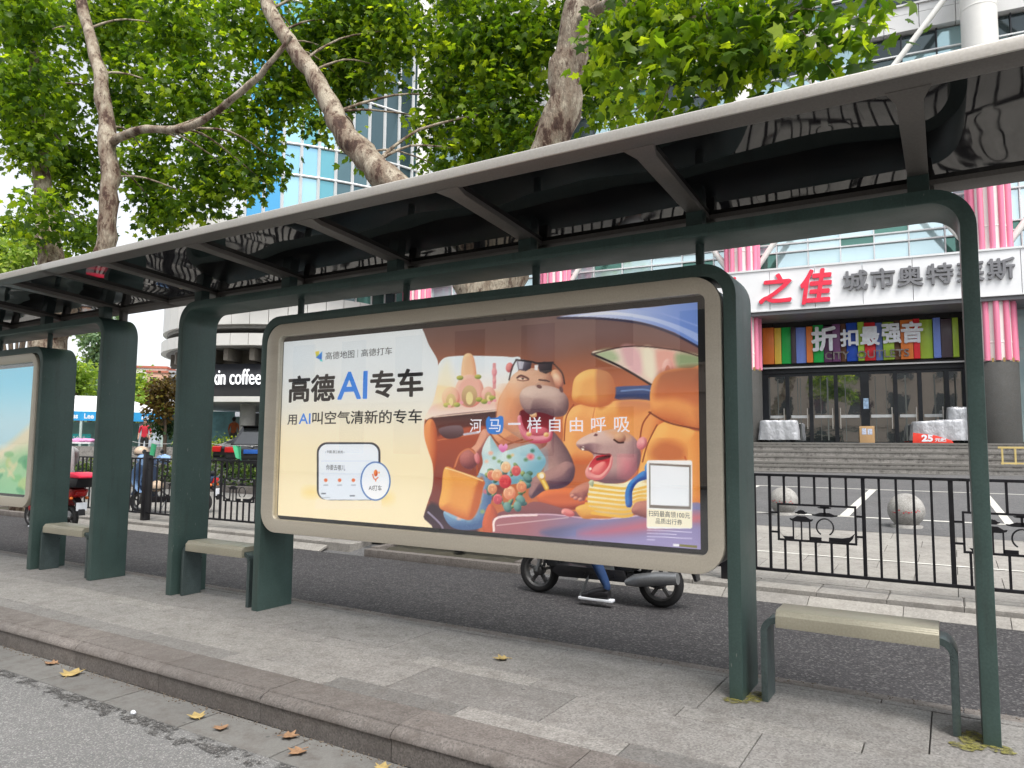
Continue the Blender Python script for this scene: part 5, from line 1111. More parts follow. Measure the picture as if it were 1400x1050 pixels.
# ---------------------------------------------------------------- cars (front towards local +y)
M_carblk = mat('black_car_paint', (.010, .010, .012), .14, .2, .1, 2, coat=.8); M_cargrey = mat('dark_grey_car_paint', (.03, .031, .034), .16, .3, .1, 2, coat=.8); M_cglass = mat('tinted_car_glass', (.05, .055, .06), .06, .1, .1, 2, spec=1.)
M_plate = mat('blue_plate', (.03, .13, .48), .35)
def car(label, loc, rz, paint, suv):
    r = root('parked_car', loc, label, 'car', 'cars parked beyond the hedge', rz, True)
    P = [(-2.26, .36), (-2.33, .62), (-2.28, .96 if suv else .93), (-2.0, 1.06 if suv else 1.03), (1.0, 1.0), (1.95, .86), (2.25, .66), (2.28, .38), (2.0, .24), (-2.0, .26)]
    b = MB(); b.prism(P, -.9, .9, 'yz'); b.build('body', paint, r, .07)
    rb, rt, ft, fb, zt = (-2.18, -1.72, .2, 1.05, 1.66) if suv else (-2.0, -.62, .15, 1.05, 1.43)
    def cab(o, wb, wt, z0, z1): return [(s*w, y, z) for (w, y, z) in ((wb, rb-o, z0), (wb, fb+o, z0), (wt, ft+o, z1), (wt, rt-o, z1)) for s in (-1, 1)]
    v = cab(0, .84, .64, 1.0, zt); b = MB(); b.add(v, [(0, 1, 3, 2), (2, 3, 5, 4), (4, 5, 7, 6), (6, 7, 1, 0), (0, 2, 4, 6), (1, 7, 5, 3)]); b.build('cabin', paint, r, .05)
    def quad(A, name, m, d=.004):
        A = [Vector(p) for p in A]; n = (A[1]-A[0]).cross(A[2]-A[0]).normalized(); b = MB(); b.add([p+n*d for p in A]+[p-n*.01 for p in A], [(0, 1, 2, 3), (7, 6, 5, 4)]+[(i, 4+i, 4+(i+1) % 4, (i+1) % 4) for i in range(4)]); return b.build(name, m, r)
    def lerp(p, q_, t): return tuple(a+(c-a)*t for a, c in zip(p, q_))
    BL, BR, TR, TL = (-.84, rb, 1.0), (.84, rb, 1.0), (.64, rt, zt), (-.64, rt, zt)
    ins = lambda Q, t=.09: [lerp(lerp(Q[0], Q[2], t), lerp(Q[0], Q[2], t), 0), lerp(Q[1], Q[3], t), lerp(Q[2], Q[0], t), lerp(Q[3], Q[1], t)]
    quad(ins([BL, BR, TR, TL]), 'rear_window', M_cglass); quad(ins([(.84, fb, 1.), (-.84, fb, 1.), (-.64, ft, zt), (.64, ft, zt)]), 'windscreen', M_cglass)
    quad(ins([(.84, rb, 1.), (.84, fb, 1.), (.64, ft, zt), (.64, rt, zt)], .1), 'side_window', M_cglass); quad(ins([(-.84, fb, 1.), (-.84, rb, 1.), (-.64, rt, zt), (-.64, ft, zt)], .1), 'side_window', M_cglass)
    for s in (-1, 1):
        b = MB(); b.prism([(-2.345, .74), (-2.33, .92), (-2.24, .95), (-1.95, .90), (-2.0, .80), (-2.25, .72)], s*.915, s*.60, 'yz') if not suv else b.prism([(-2.35, .78), (-2.335, .95), (-2.25, .97), (-2.12, .93), (-2.2, .78)], s*.915, s*.55, 'yz'); b.build('tail_lamp', M_lamp, r, .012)
        for y in (-1.38, 1.42): b = MB(); b.lathe([(0, -.1), (.18, -.11), (.2, -.09), (.31, -.09), (.325, -.04), (.325, .06), (.3, .1), (0, .1)], (s*.84, y, .325), 26, axis='x'); b.build('wheel', M_tyre, r)
    b = MB(); b.box(-.26, .26, -2.35, -2.335, .74, .88) if suv else b.box(-.26, .26, -2.37, -2.33, .55, .68); b.build('number_plate', M_plate, r, .004)
    b = MB(); b.lathe([(0, -.01), (.045, -.01), (.045, .01), (0, .01)], (0, -2.31, .965 if suv else .96), 18, axis='y'); b.build('badge', M_chrome, r)
    b = MB(); b.prism([(-2.30, .30), (-2.36, .38), (-2.36, .50), (-2.28, .54), (-2.2, .3)], -.86, .86, 'yz'); b.build('rear_bumper', M_black, r, .02)
    if suv: b = MB(); b.prism([(rt-.2, zt-.01), (rt-.22, zt+.02), (rt+.15, zt+.03), (rt+.15, zt-.01)], -.62, .62, 'yz'); b.build('roof_spoiler', M_black, r, .01)
    return r
car('black fastback car with a wide red tail lamp, left of the blue-plated car', (-23.1, 19.5, GZ(18.6)), math.radians(25), M_carblk, False)
car('dark car with a blue number plate, beside the black fastback car', (-20.7, 18.2, GZ(17.6)), math.radians(25), M_cargrey, True)
# ---------------------------------------------------------------- rounded corner building and the curved glass tower
M_white = mat('white_curved_panel', (.64, .63, .60), .45, 0, .05, .8); M_soff = mat('grey_soffit', (.24, .235, .225), .7); M_conc = mat('brown_grey_concrete', (.20, .18, .155), .8, 0, .15, 1.5, .2, 20)
DC = (-29.5, 26.6)
rd = root('round_corner_building', (DC[0], DC[1], .7), 'white building with a rounded stacked corner over a black coffee shop sign', 'building')
def ringwall(name, r0, z0, z1, m, n=48, joints=True):
    b = MB(); th = .25
    for i in range(n):
        a0, a1 = 2*math.pi*i/n, 2*math.pi*(i+1)/n - (.004 if joints else 0); P = []
        for z in (z0, z1):
            for rr in (r0, r0-th): P += [(DC[0]+rr*math.cos(a0), DC[1]+rr*math.sin(a0), z), (DC[0]+rr*math.cos(a1), DC[1]+rr*math.sin(a1), z)]
        b.add(P, [(0, 1, 5, 4), (3, 2, 6, 7), (2, 3, 1, 0), (4, 5, 7, 6), (2, 0, 4, 6), (1, 3, 7, 5)])
    return b.build(name, m, rd)
def disc(name, r0, z0, z1, m): b = MB(); b.lathe([(0, z0), (r0, z0), (r0, z1), (0, z1)], (DC[0], DC[1], 0), 64); o = b.build(name, m, rd); o.data.set_sharp_from_angle(angle=math.radians(40)); return o
ringwall('ring_parapet', 6.3, 6.7, 8.05, M_white); ringwall('ring_parapet', 6.35, 5.75, 6.28, M_white)
disc('soffit', 6.1, 6.55, 6.8, M_soff); disc('soffit', 6.1, 5.7, 5.82, M_soff); disc('core_drum', 4.8, 5.02, 6.6, M_conc); disc('floor_slab', 6.0, 3.27, 3.51, M_white); disc('core_drum', 4.9, 7.7, 12, M_grey)
for i in range(30):
    a = 2*math.pi*i/30; b = MB(); b.bar((DC[0]+4.6*math.cos(a), DC[1]+4.6*math.sin(a), 5.38), (DC[0]+5.9*math.cos(a), DC[1]+5.9*math.sin(a), 5.42), .22, .55); b.build('bracket', M_conc, rd)
b = MB(); tv = []
for i in range(44):
    a0, a1 = 2*math.pi*i/44, 2*math.pi*(i+1)/44; rr = 6.1
    b.add([(DC[0]+rr*math.cos(a0), DC[1]+rr*math.sin(a0), 7.8), (DC[0]+rr*math.cos(a1), DC[1]+rr*math.sin(a1), 7.8), (DC[0]+rr*math.cos(a1), DC[1]+rr*math.sin(a1), 10.6), (DC[0]+rr*math.cos(a0), DC[1]+rr*math.sin(a0), 10.6)], [(0, 1, 2, 3)]); tv.append(random.choice([.5, .5, .42, .6, .3]))
o = b.build('window', M_fglass, rd); tones(o, tv); b = MB()
for i in range(44): a0 = 2*math.pi*i/44; b.box(DC[0]+6.12*math.cos(a0)-.03, DC[0]+6.12*math.cos(a0)+.03, DC[1]+6.12*math.sin(a0)-.03, DC[1]+6.12*math.sin(a0)+.03, 7.8, 10.6)
b.build('mullion', M_mull, o); ringwall('ring_parapet', 6.3, 10.6, 11.6, M_white)
for k, a in enumerate((-100, -65, -30, -135, 20, 160, 90)):
    a = math.radians(a); b = MB(); b.tube([(DC[0]+5.0*math.cos(a), DC[1]+5.0*math.sin(a), .6), (DC[0]+5.0*math.cos(a), DC[1]+5.0*math.sin(a), 3.2)], .34, 24); b.build('pillar', M_soff, rd)
# coffee sign on the drum
M_signblk = mat('dark_sign_band', (.020, .022, .028), .45)
cs = root('coffee_sign', (DC[0], DC[1], 3.36), 'black curved coffee shop sign with white lettering under the round corner', 'shop sign')
b = MB(); b.lathe([(5.45, 3.52), (5.62, 3.52), (5.62, 5.0), (5.45, 5.0), (5.45, 3.52)], (DC[0], DC[1], 0), 72); b.build('band', M_signblk, cs)
M_lit = emat('white_lit_letter', (.9, .9, .92), .5)
def curved(name, body, a0, w, z0, h, bold=.01):
    vs, fs = text(body, w, h, .05, bold); rr = 5.64; out = []
    for v in vs: a = a0 + v[0]/rr; out.append((DC[0]+(rr-v[1])*math.cos(a), DC[1]+(rr-v[1])*math.sin(a), z0+v[2]))
    b = MB(); b.add(out, fs); b.build(name, M_lit, cs)
def ang(px):                                                        # bearing on the drum for a place along the sign
    return math.radians(px)
curved('lettering', 'luckin coffee', math.radians(-87.2), 3.04, 4.06, .70, 0.); curved('divider_bar', '|', math.radians(-55.3), .04, 4.0, .74, 0); curved('lettering', '瑞幸', math.radians(-53.6), .95, 4.02, .62, 0)
# curved glass tower
TC = (-34.9, 30.3); RT = 13.75
rt_ = root('glass_tower', (TC[0], TC[1], 0), 'tall curved blue-green glass tower with white mullions behind the leaning trunk', 'building')
rgt = Vector((math.cos(YAW), math.sin(YAW), 0)); fwd = Vector((-math.sin(YAW), math.cos(YAW), 0))
TP = lambda d, r, z: Vector((TC[0], TC[1], z)) + (rgt*math.sin(d)-fwd*math.cos(d))*r
d0, d1, ncol = math.radians(11), math.radians(45.5), 11; zs = [9, 10.8, 13.2, 14.6, 17.2, 18.6, 21.2, 22.6, 25.2, 26.6, 29.2, 30.6, 33.2, 36]
M_bluegl = None
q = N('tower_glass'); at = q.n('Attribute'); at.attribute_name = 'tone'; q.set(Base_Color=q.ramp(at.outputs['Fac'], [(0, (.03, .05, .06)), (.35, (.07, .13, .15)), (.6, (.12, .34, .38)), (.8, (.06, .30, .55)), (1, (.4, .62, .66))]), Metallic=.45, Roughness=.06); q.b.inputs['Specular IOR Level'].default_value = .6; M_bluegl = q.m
for j in range(len(zs)-1):
    b = MB(); tv = []; zA, zB = zs[j], zs[j+1]
    for i in range(ncol):
        a, c = d0+(d1-d0)*i/ncol, d0+(d1-d0)*(i+1)/ncol; k = random.uniform(-.01, .01)
        b.add([TP(a, RT+k, zA), TP(c, RT-k, zA), TP(c, RT+k, zB), TP(a, RT-k, zB)], [(0, 1, 2, 3)])
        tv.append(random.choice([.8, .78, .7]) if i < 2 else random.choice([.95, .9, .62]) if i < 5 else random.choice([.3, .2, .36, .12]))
    o = b.build('window', M_bluegl, rt_); tones(o, tv)
    b = MB()
    for i in range(ncol+1): a = d0+(d1-d0)*i/ncol; p = TP(a, RT+.04, zA); b.bar(p, p+Vector((0, 0, zB-zA)), .10, .10, up=(0, 1, 0))
    b.build('mullion', M_mull, o); b = MB(); b.tube([TP(d0+(d1-d0)*i/ncol, RT+.05, zB) for i in range(ncol+1)], .06, 6); b.build('transom', M_mull, o)
b = MB(); P = [TP(d0+(d1-d0)*i/ncol, RT-.15, 0) for i in range(ncol+1)] + [TP(math.radians(30), 4, 0)]
b.prism([(p.x, p.y) for p in P], 8.9, 36.2, 'xy'); b.build('core_wall', M_grey, rt_, fix=True)
# ---------------------------------------------------------------- market tents and what stands around them
M_canvas = mat('white_tent_canvas', (.72, .73, .74), .7, 0, .05, 1); M_valance = mat('blue_valance', (.02, .30, .62), .6); M_teal = mat('pale_teal_panel', (.36, .62, .55), .6, 0, .12, 1.2); M_pole = mat('tent_pole', (.5, .62, .58), .4, .3)
def tent(label, loc, rz, w, d, h, peak, words=()):
    r = root('market_tent', loc, label, 'tent', 'white market tents beyond the cars', rz, True); w2 = w/2
    b = MB(); b.add([(-w2, 0, h), (w2, 0, h), (w2, d, h), (-w2, d, h), (-w2*.35, d/2, peak), (w2*.35, d/2, peak)], [(0, 1, 5, 4), (1, 2, 5), (2, 3, 4, 5), (3, 0, 4)]); b.add([(-w2, 0, h-.01), (w2, 0, h-.01), (w2, d, h-.01), (-w2, d, h-.01)], [(3, 2, 1, 0)]); b.build('canopy', M_canvas, r)
    b = MB(); b.box(-w2, w2, -.02, .0, h-.42, h); b.box(-w2, -w2+.02, 0.001, d, h-.42, h); b.box(w2-.02, w2, .001, d, h-.42, h); b.build('valance', M_valance, r)
    for x in (-w2+.05, 0, w2-.05):
        for y in (.05, d-.05): b = MB(); b.box(x-.05, x+.05, y-.05, y+.05, 0, h); b.build('pole', M_pole, r)
    b = MB(); b.box(-w2+.1, w2-.1, d-.06, d-.02, .1, h-.4); b.build('back_panel', M_teal, r)
    for body, x, tw in words: put_text('lettering', body, M_whitesign, r, x, -.021, h-.33, tw, .24, .004, .03)
    return r
def at_ray(px, d, z):                                               # ground position out along a bearing, d metres ahead
    X = (px-700)/993*d; p = rgt*X+fwd*d; return (p.x, p.y, z)
t1 = tent('long white market tent with a blue valance reading Lee', at_ray(112, 33, .7), math.radians(46), 6.9, 3.2, 2.12, 2.92, (('abbes', -.75, .62), ('Lee', .12, .40), ('abbes', 1.5, .5), ('Lee', 2.5, .4)))
tent('white market tent behind the black car, with pale teal sides', at_ray(318, 44, .7), math.radians(40), 4.6, 3.2, 2.0, 3.0)
def panel(name, label, cat, px, d, z, w, h, m, rz=44, words=None):
    r = root(name, at_ray(px, d, z), label, cat, None, math.radians(rz)); b = MB(); b.box(-w/2, w/2, -.03, .03, .0, h); b.build('board', m, r, .01); b = MB(); b.box(-w/2+.04, -w/2+.08, -.02, .02, -z+.7 if z > .7 else 0, .01); b.box(w/2-.08, w/2-.04, -.02, .02, -z+.7 if z > .7 else 0, .01); b.build('leg', M_pole, r)
    return r
pb = panel('price_board', 'small teal board with white lettering inside the long tent', 'sign board', 111, 33.5, 1.45, .95, .36, mat('teal_board', (.02, .38, .36), .5)); put_text('lettering', 'SALE', M_whitesign, pb, -.25, -.035, .11, .5, .14, .004)
panel('display_board', 'white display board with a grey picture, behind the person in red', 'display board', 207, 34, .75, .95, 1.75, mat('pale_picture', (.42, .47, .52), .6, var=.5, vs=3))
panel('display_board', 'pale teal display board under the round building, beside the pillar', 'display board', 302, 40, 1.3, 1.5, 1.9, mat('teal_wave_print', (.33, .62, .66), .5, var=.3, vs=1.5))
panel('display_board', 'grey-green board behind the person in orange', 'display board', 332, 42, .9, 2.2, 2.1, mat('grey_green_board', (.28, .36, .33), .6, var=.3, vs=1))
standing('person in a red top standing at the white tent stall', at_ray(200, 33, .72), math.radians(40), cloth('red_shirt', (.50, .02, .04)), cloth('black_trousers', (.02, .02, .02)))
standing('person in an orange top standing behind the yellow-green hedge', at_ray(321, 37, 1.0), math.radians(215), cloth('orange_shirt', (.58, .16, .06)), cloth('grey_trousers', (.1, .1, .1)))
# stall tables with goods
def stall(px, d, label, c, rz, w=1.6):
    r = root('stall_table', at_ray(px, d, .68), label, 'table', 'stall tables with clothes', math.radians(rz)); b = MB(); b.box(-w/2, w/2, -.35, .35, .68, .74); b.build('tabletop', M_canvas, r)
    for sx in (-1, 1): b = MB(); b.box(sx*(w/2-.05)-.02, sx*(w/2-.05)+.02, -.3, .3, 0, .68); b.build('leg', M_pole, r)
    b = MB()
    for k in range(6): b.ell((-w/2+.15+k*(w-.3)/5, random.uniform(-.1, .1), .80), (.22, .3, random.uniform(.06, .14)), 12, 8, noise=.12)
    b.build('folded_clothes', c, r)
stall(104, 31.5, 'stall table heaped with pink clothes in front of the long tent', mat('pink_clothes', (.62, .28, .48), .9, var=.25, vs=8), 40); stall(128, 32.5, 'stall table with dark folded clothes in front of the long tent', mat('dark_clothes', (.05, .06, .09), .9, var=.5, vs=8), 44)
b = MB()                                                            # low stepped wall in front of the tents
for k in range(4):
    p, s_ = at_ray(60, 30.0+k*.45, 0), at_ray(262, 29.0+k*.45, 0); b.bar((p[0], p[1], .62+k*.16), (s_[0], s_[1], .62+k*.16), .44, .30)
T(b.build('low_steps', M_step), kind='structure')
# ---------------------------------------------------------------- far houses
def house(label, px, d, w, dep, h, m, roofm, rz=40, floors=3, cols=5):
    r = root('far_house', at_ray(px, d, .6), label, 'house', 'houses on the far rise', math.radians(rz)); b = MB(); b.box(-w/2, w/2, 0, dep, 0, h); b.build('wall', m, r)
    b = MB(); b.box(-w/2-.2, w/2+.2, -.2, dep+.2, h+.002, h+.35); b.build('roof', roofm, r)
    for i in range(cols):
        for j in range(floors): x = -w/2+w*(i+.5)/cols; z = h*(j+.35)/floors; b = MB(); b.box(x-.5, x+.5, -.03, .05, z, z+1.3); b.build('window', M_dark, r)
M_peach = mat('peach_wall', (.60, .36, .26), .8, var=.06, vs=.3); M_off = mat('offwhite_wall', (.58, .55, .50), .8, var=.06, vs=.3); M_redroof = mat('red_tile_roof', (.40, .13, .08), .7)
house('peach walled house far off above the reddish tree', 226, 120, 6.2, 8, 12.6, M_peach, M_redroof, 42, 4, 3); house('off-white house with a red roof left of the peach house', 203, 122, 5.0, 8, 13.6, M_off, M_redroof, 42, 4, 3)
house('grey house right of the peach house, beside the round building', 243, 118, 2.8, 8, 12.4, M_grey, M_grey, 42, 4, 2); house('pale low building behind the left tent, between the two shelters', 92, 75, 8, 8, 8.2, M_off, M_off, 46, 2, 3)
# ---------------------------------------------------------------- plane trees
q = N('plane_tree_bark'); v = q.noise(3.6, 8, .66, sx=(1, 1, .5)); v2 = q.noise(9, 5, .7, sx=(1, 1, .4)); v3 = q.noise(40, 4, .6, sx=(1, 1, .3))
k = q.ramp(v, [(.34, (.06, .032, .022)), (.41, (.12, .07, .05)), (.44, (.27, .21, .155)), (.52, (.33, .28, .215)), (.56, (.47, .42, .33)), (.66, (.50, .45, .36)), (.69, (.29, .25, .19))]); k = q.mix(q.map(v2, .56, .62, 0, .85), k, (.085, .045, .03)); k = q.mix(.35, k, q.ramp(v3, [(.3, (.2, .2, .2)), (.7, (.8, .8, .8))]), 'OVERLAY')
k = q.mix(1., k, (.88, .85, .83), 'MULTIPLY'); q.set(Base_Color=k, Roughness=.85); bm_ = q.n('Math', operation='ADD'); q.l(v2, bm_.inputs[0]); q.l(v3, bm_.inputs[1]); q.bump(bm_.outputs[0], .8, .035); M_bark = q.m
def leafmat(name, stops, tl=.45, gain=(1.7, 1.55, .7)):
    q = N(name); at = q.n('Attribute'); at.attribute_name = 'tone'; c = q.ramp(at.outputs['Fac'], stops); f = q.noise(30, 3); c = q.mix(q.map(f, .3, .7, 0, .25), c, tuple(x*.6 for x in stops[1][1]))
    q.set(Base_Color=c, Roughness=.45); q.b.inputs['Specular IOR Level'].default_value = .35
    t = q.n('BsdfTranslucent'); q.l(q.mix(1., c, gain, 'MULTIPLY'), t.inputs['Color']); m = q.n('MixShader'); m.inputs[0].default_value = tl; q.l(q.b.outputs[0], m.inputs[1]); q.l(t.outputs[0], m.inputs[2]); q.l(m.outputs[0], q.out.inputs[0]); return q.m
M_leaf = leafmat('plane_tree_leaf', [(0, (.030, .075, .014)), (.35, (.075, .15, .018)), (.65, (.17, .28, .024)), (1, (.36, .48, .04))], .6, (2.3, 2.1, .6))
LV = np.array([(0, .38, .02), (0, 0, 0), (.22, -.06, -.03), (.50, .12, -.09), (.34, .26, -.03), (.58, .56, -.12), (.26, .56, -.03), (0, 1.0, -.14), (-.26, .56, -.03), (-.58, .56, -.12), (-.34, .26, -.03), (-.50, .12, -.09), (-.22, -.06, -.03)])
LF = np.array([(0, i, i % 12+1) for i in range(1, 13)])
def leaves(name, blobs, size, m, parent, clump=.20, per=13, tone=(.45, .22), LV=LV, LF=LF, kdepth=.75, seed=1):
    rg = np.random.default_rng(seed); C_, D_, U_, S_, T_ = [], [], [], [], []
    for (bx, by, bz, rx, rz_, n) in blobs:
        nc = max(2, int(n/per)); d = rg.normal(size=(nc, 3)); d /= np.linalg.norm(d, axis=1)[:, None]; rad = rg.random(nc)**.42
        cc = np.array([bx, by, bz]) + d*rad[:, None]*np.array([rx, max(.35, (rx+rz_)*.5*kdepth), rz_]); ct = np.clip(rg.normal(tone[0], tone[1], nc), 0, 1)
        idx = rg.integers(0, nc, n); off = rg.normal(size=(n, 3))*clump*np.array([1, 1, .7]); p = cc[idx]+off
        h = off/(np.linalg.norm(off, axis=1)[:, None]+1e-6)*.8 + rg.normal(size=(n, 3))*.5 + np.array([0, 0, -.55]); h /= np.linalg.norm(h, axis=1)[:, None]
        u = rg.normal(size=(n, 3))*.55 + np.array([0, 0, 1.]); u -= h*(u*h).sum(1)[:, None]; u /= np.linalg.norm(u, axis=1)[:, None]
        C_.append(p); D_.append(h); U_.append(u); S_.append(size*rg.uniform(.65, 1.25, n)); T_.append(np.clip(ct[idx]+rg.normal(0, .09, n), 0, 1))
    P, Dv, Uv, S, Tn = map(np.concatenate, (C_, D_, U_, S_, T_)); R_ = np.cross(Dv, Uv); n = len(P); CU_ = rg.uniform(-.2, 2.6, n)
    v = P[:, None, :] + S[:, None, None]*(LV[None, :, 0, None]*R_[:, None, :] + LV[None, :, 1, None]*Dv[:, None, :] + LV[None, :, 2, None]*Uv[:, None, :]*CU_[:, None, None])
    f = (LF[None] + (np.arange(n)*len(LV))[:, None, None]).reshape(-1, 3)
    if parent is not None and ORG.get(parent.name) is not None: v = v-np.array(ORG[parent.name])
    me = bpy.data.meshes.new(name); me.vertices.add(n*len(LV)); me.vertices.foreach_set('co', v.ravel()); me.loops.add(f.size); me.loops.foreach_set('vertex_index', f.ravel()); me.polygons.add(len(f)); me.polygons.foreach_set('loop_start', np.arange(len(f))*3); me.polygons.foreach_set('loop_total', np.full(len(f), 3)); me.update(); me.validate()
    a = me.attributes.new('tone', 'FLOAT', 'POINT'); a.data.foreach_set('value', np.repeat(Tn, len(LV))); me.materials.append(m)
    o = bpy.data.objects.new(name, me); COL.objects.link(o)
    if parent is not None: o.parent = parent; ORG[o.name] = ORG.get(parent.name)
    return o
def limb(b, pts, n=14, sub=5, wob=.05, jit=.05):
    P = [Vector(p[:3]) for p in pts]; R_ = [p[3] for p in pts]; Q, S = [], []
    for i in range(len(P)-1):
        p0, p1, p2, p3 = P[max(i-1, 0)], P[i], P[i+1], P[min(i+2, len(P)-1)]
        for k in range(sub):
            t = k/sub; c = .5*((2*p1)+(p2-p0)*t+(2*p0-5*p1+4*p2-p3)*t*t+(3*p1-p0-3*p2+p3)*t**3); r = R_[i]*(1-t)+R_[i+1]*t
            Q.append(c+Vector((random.uniform(-1, 1), random.uniform(-1, 1), 0))*r*wob*4); S.append(r*random.uniform(.92, 1.1))
    Q.append(P[-1]); S.append(R_[-1]); b.tube(Q, S, n, jit=jit); return Q, S
def plane_tree(loc, label, limbs, blobs, seed, size):
    r = root('plane_tree', loc, label, 'tree', 'plane trees behind the shelters'); b = MB(); pts = []
    for L in limbs:
        Q, S = limb(b, L); pts += list(zip(Q, S))
    b.build('trunk', M_bark, r)
    for (x, y, z, rx, rz_, n) in blobs:
        c = Vector((x, y, z)); best = min(pts, key=lambda t: (t[0]-c).length + (2 if t[0].z > z+.3 else 0) + (4 if t[0].z < 4.4 else 0)); p = best[0]; L = (c-p).length
        if L < .25 or L > 2.6: continue
        b = MB(); m1 = p.lerp(c, .4)+Vector((random.uniform(-.1, .1)*L, random.uniform(-.1, .1)*L, .10*L)); r0 = min(best[1]*.4, .012+.009*L)
        limb(b, [(*p, r0), (*m1, r0*.7), (*c, r0*.4), (*(c+(c-m1)*.5), r0*.15)], 7, 4, .12, .05); b.build('branch', M_bark, r)
    leaves('crown', blobs, size, M_leaf, r, .21, 15, (.47, .30), seed=seed)
    return r
B1 = [(-2.83, 7.5, 5.94, 0.58, 0.46, 441), (-2.02, 7, 5.53, 0.59, 0.41, 402), (-1.27, 6.8, 5.27, 0.55, 0.33, 298), (-0.82, 6.5, 4.86, 0.28, 0.19, 89), (-2.44, 7, 4.94, 0.14, 0.3, 68), (-1.35, 7, 5.07, 0.35, 0.15, 90), (-4.68, 10.7, 7.44, 0.61, 0.79, 797), (-5.22, 10.7, 8.5, 0.88, 0.75, 1095), (-1.71, 7, 6.36, 1.25, 0.51, 532), (-4.41, 10.7, 9.53, 1.22, 0.73, 741), (-0.39, 6.5, 5.18, 0.37, 0.11, 33), (-6.54, 10.7, 8.62, 1.06, 0.93, 1627), (-7.5, 10.7, 9.05, 0.96, 0.83, 1320), (-7.96, 10.7, 8.02, 0.53, 0.7, 610), (-6.68, 10.7, 7.42, 0.79, 0.79, 1039), (-7.47, 10.7, 6.84, 0.61, 0.57, 576), (-8.22, 10.7, 6.71, 0.25, 0.39, 162), (-6.21, 10.7, 6.77, 0.52, 0.46, 397), (-6.71, 10.7, 10.37, 2.02, 0.81, 1355), (-10.52, 10.7, 10.27, 1.23, 0.69, 1423), (-11.81, 10.7, 9.99, 0.96, 0.88, 1416), (-9.31, 10.7, 9.74, 0.81, 0.66, 895), (-10.68, 10.7, 9.02, 0.77, 0.49, 631), (-12.22, 10.7, 9.09, 0.73, 0.62, 747), (-9.67, 10.7, 9.07, 0.48, 0.33, 259), (-11.28, 10.7, 8.17, 0.38, 0.28, 175), (-10.2, 10.7, 7.26, 0.21, 0.24, 83), (-9.75, 10.7, 11.46, 2.27, 0.91, 1713), (-1.8, 7, 5.16, 0.36, 0.17, 105), (-2.96, 7.6, 5.23, 0.25, 0.2, 84), (-2.02, 7, 5.05, 0.37, 0.16, 99), (-0.83, 6.5, 4.72, 0.19, 0.1, 31), (-10.7, 10.7, 9.59, 0.77, 0.46, 596), (-8.42, 10.7, 7.69, 0.2, 0.64, 208), (-2.74, 7.5, 6.26, 0.5, 0.33, 273), (-0.51, 6.5, 4.95, 0.15, 0.1, 25)]
B2_ = [(-20.86, 9.2, 12.46, 1.58, 1.38, 2200), (-18.23, 9.9, 12.03, 1.51, 1.13, 1964), (-15.12, 9.9, 11.09, 1.38, 1.03, 1628), (-12.89, 9.9, 10.41, 0.8, 0.96, 877), (-19.82, 9.2, 10.16, 1.52, 1.14, 1977), (-17.39, 9.9, 10.05, 1.1, 1.1, 1379), (-14.72, 9.9, 9.37, 1.18, 0.93, 1251), (-12.9, 10, 8.63, 0.8, 0.72, 653), (-19.66, 9.2, 8.85, 1.03, 0.64, 754), (-19.06, 10, 8.52, 0.86, 0.86, 846), (-16.15, 9.9, 8.1, 0.87, 0.96, 962), (-13.95, 9.9, 7.74, 0.9, 0.82, 837), (-12.58, 10, 7.17, 0.28, 0.55, 176), (-20.57, 10, 7.7, 0.59, 0.69, 472), (-19.22, 10, 6.88, 0.61, 0.53, 372), (-15.92, 10, 6.92, 0.95, 0.55, 606), (-14.14, 10, 6.8, 0.82, 0.39, 369), (-17.43, 9.9, 13.74, 4.1, 1.12, 2200), (-12.5, 10.4, 7.62, 0.42, 0.48, 227), (-23.87, 10.5, 7.94, 0.44, 0.44, 221), (-16.23, 7.7, 6.3, 0.4, 0.46, 213), (-16.8, 7.8, 5.86, 0.32, 0.32, 114), (-17.39, 9.2, 6.67, 0.24, 0.38, 106), (-17.55, 7.6, 9.25, 0.82, 0.98, 915), (-17.76, 8, 8.1, 0.67, 0.67, 509), (-13.19, 10.2, 7.27, 0.56, 0.4, 260), (-17.96, 7.6, 11.1, 1.0, 0.84, 959)]
plane_tree((-6.15, 9.1, 0), 'plane tree with a mottled forked trunk rising behind the hippo poster', [
    [(-6.30, 9.10, -0.35, 0.548), (-6.14, 9.10, 0.20, 0.439), (-5.98, 9.10, 1.84, 0.395), (-5.83, 9.10, 3.49, 0.395), (-5.43, 9.10, 4.69, 0.329), (-4.82, 9.10, 5.79, 0.274), (-4.58, 9.10, 6.89, 0.236), (-4.36, 9.10, 7.98, 0.203), (-4.28, 9.21, 9.74, 0.164), (-4.71, 9.32, 11.93, 0.099)],
    [(-5.83, 9.10, 3.27, 0.263), (-6.63, 9.10, 4.42, 0.263), (-7.89, 9.10, 5.75, 0.258), (-8.66, 9.15, 6.45, 0.219), (-9.32, 9.21, 7.22, 0.192), (-10.31, 9.43, 8.53, 0.164), (-11.46, 9.54, 9.96, 0.143), (-12.39, 9.65, 11.49, 0.099)],
    [(-4.44, 9.10, 7.54, 0.088), (-3.3, 8.0, 6.9, .065), (-2.6, 7.6, 6.2, .055), (-1.9, 7.2, 5.8, .04), (-1.2, 6.9, 5.4, .02)]], B1, 11, .130)
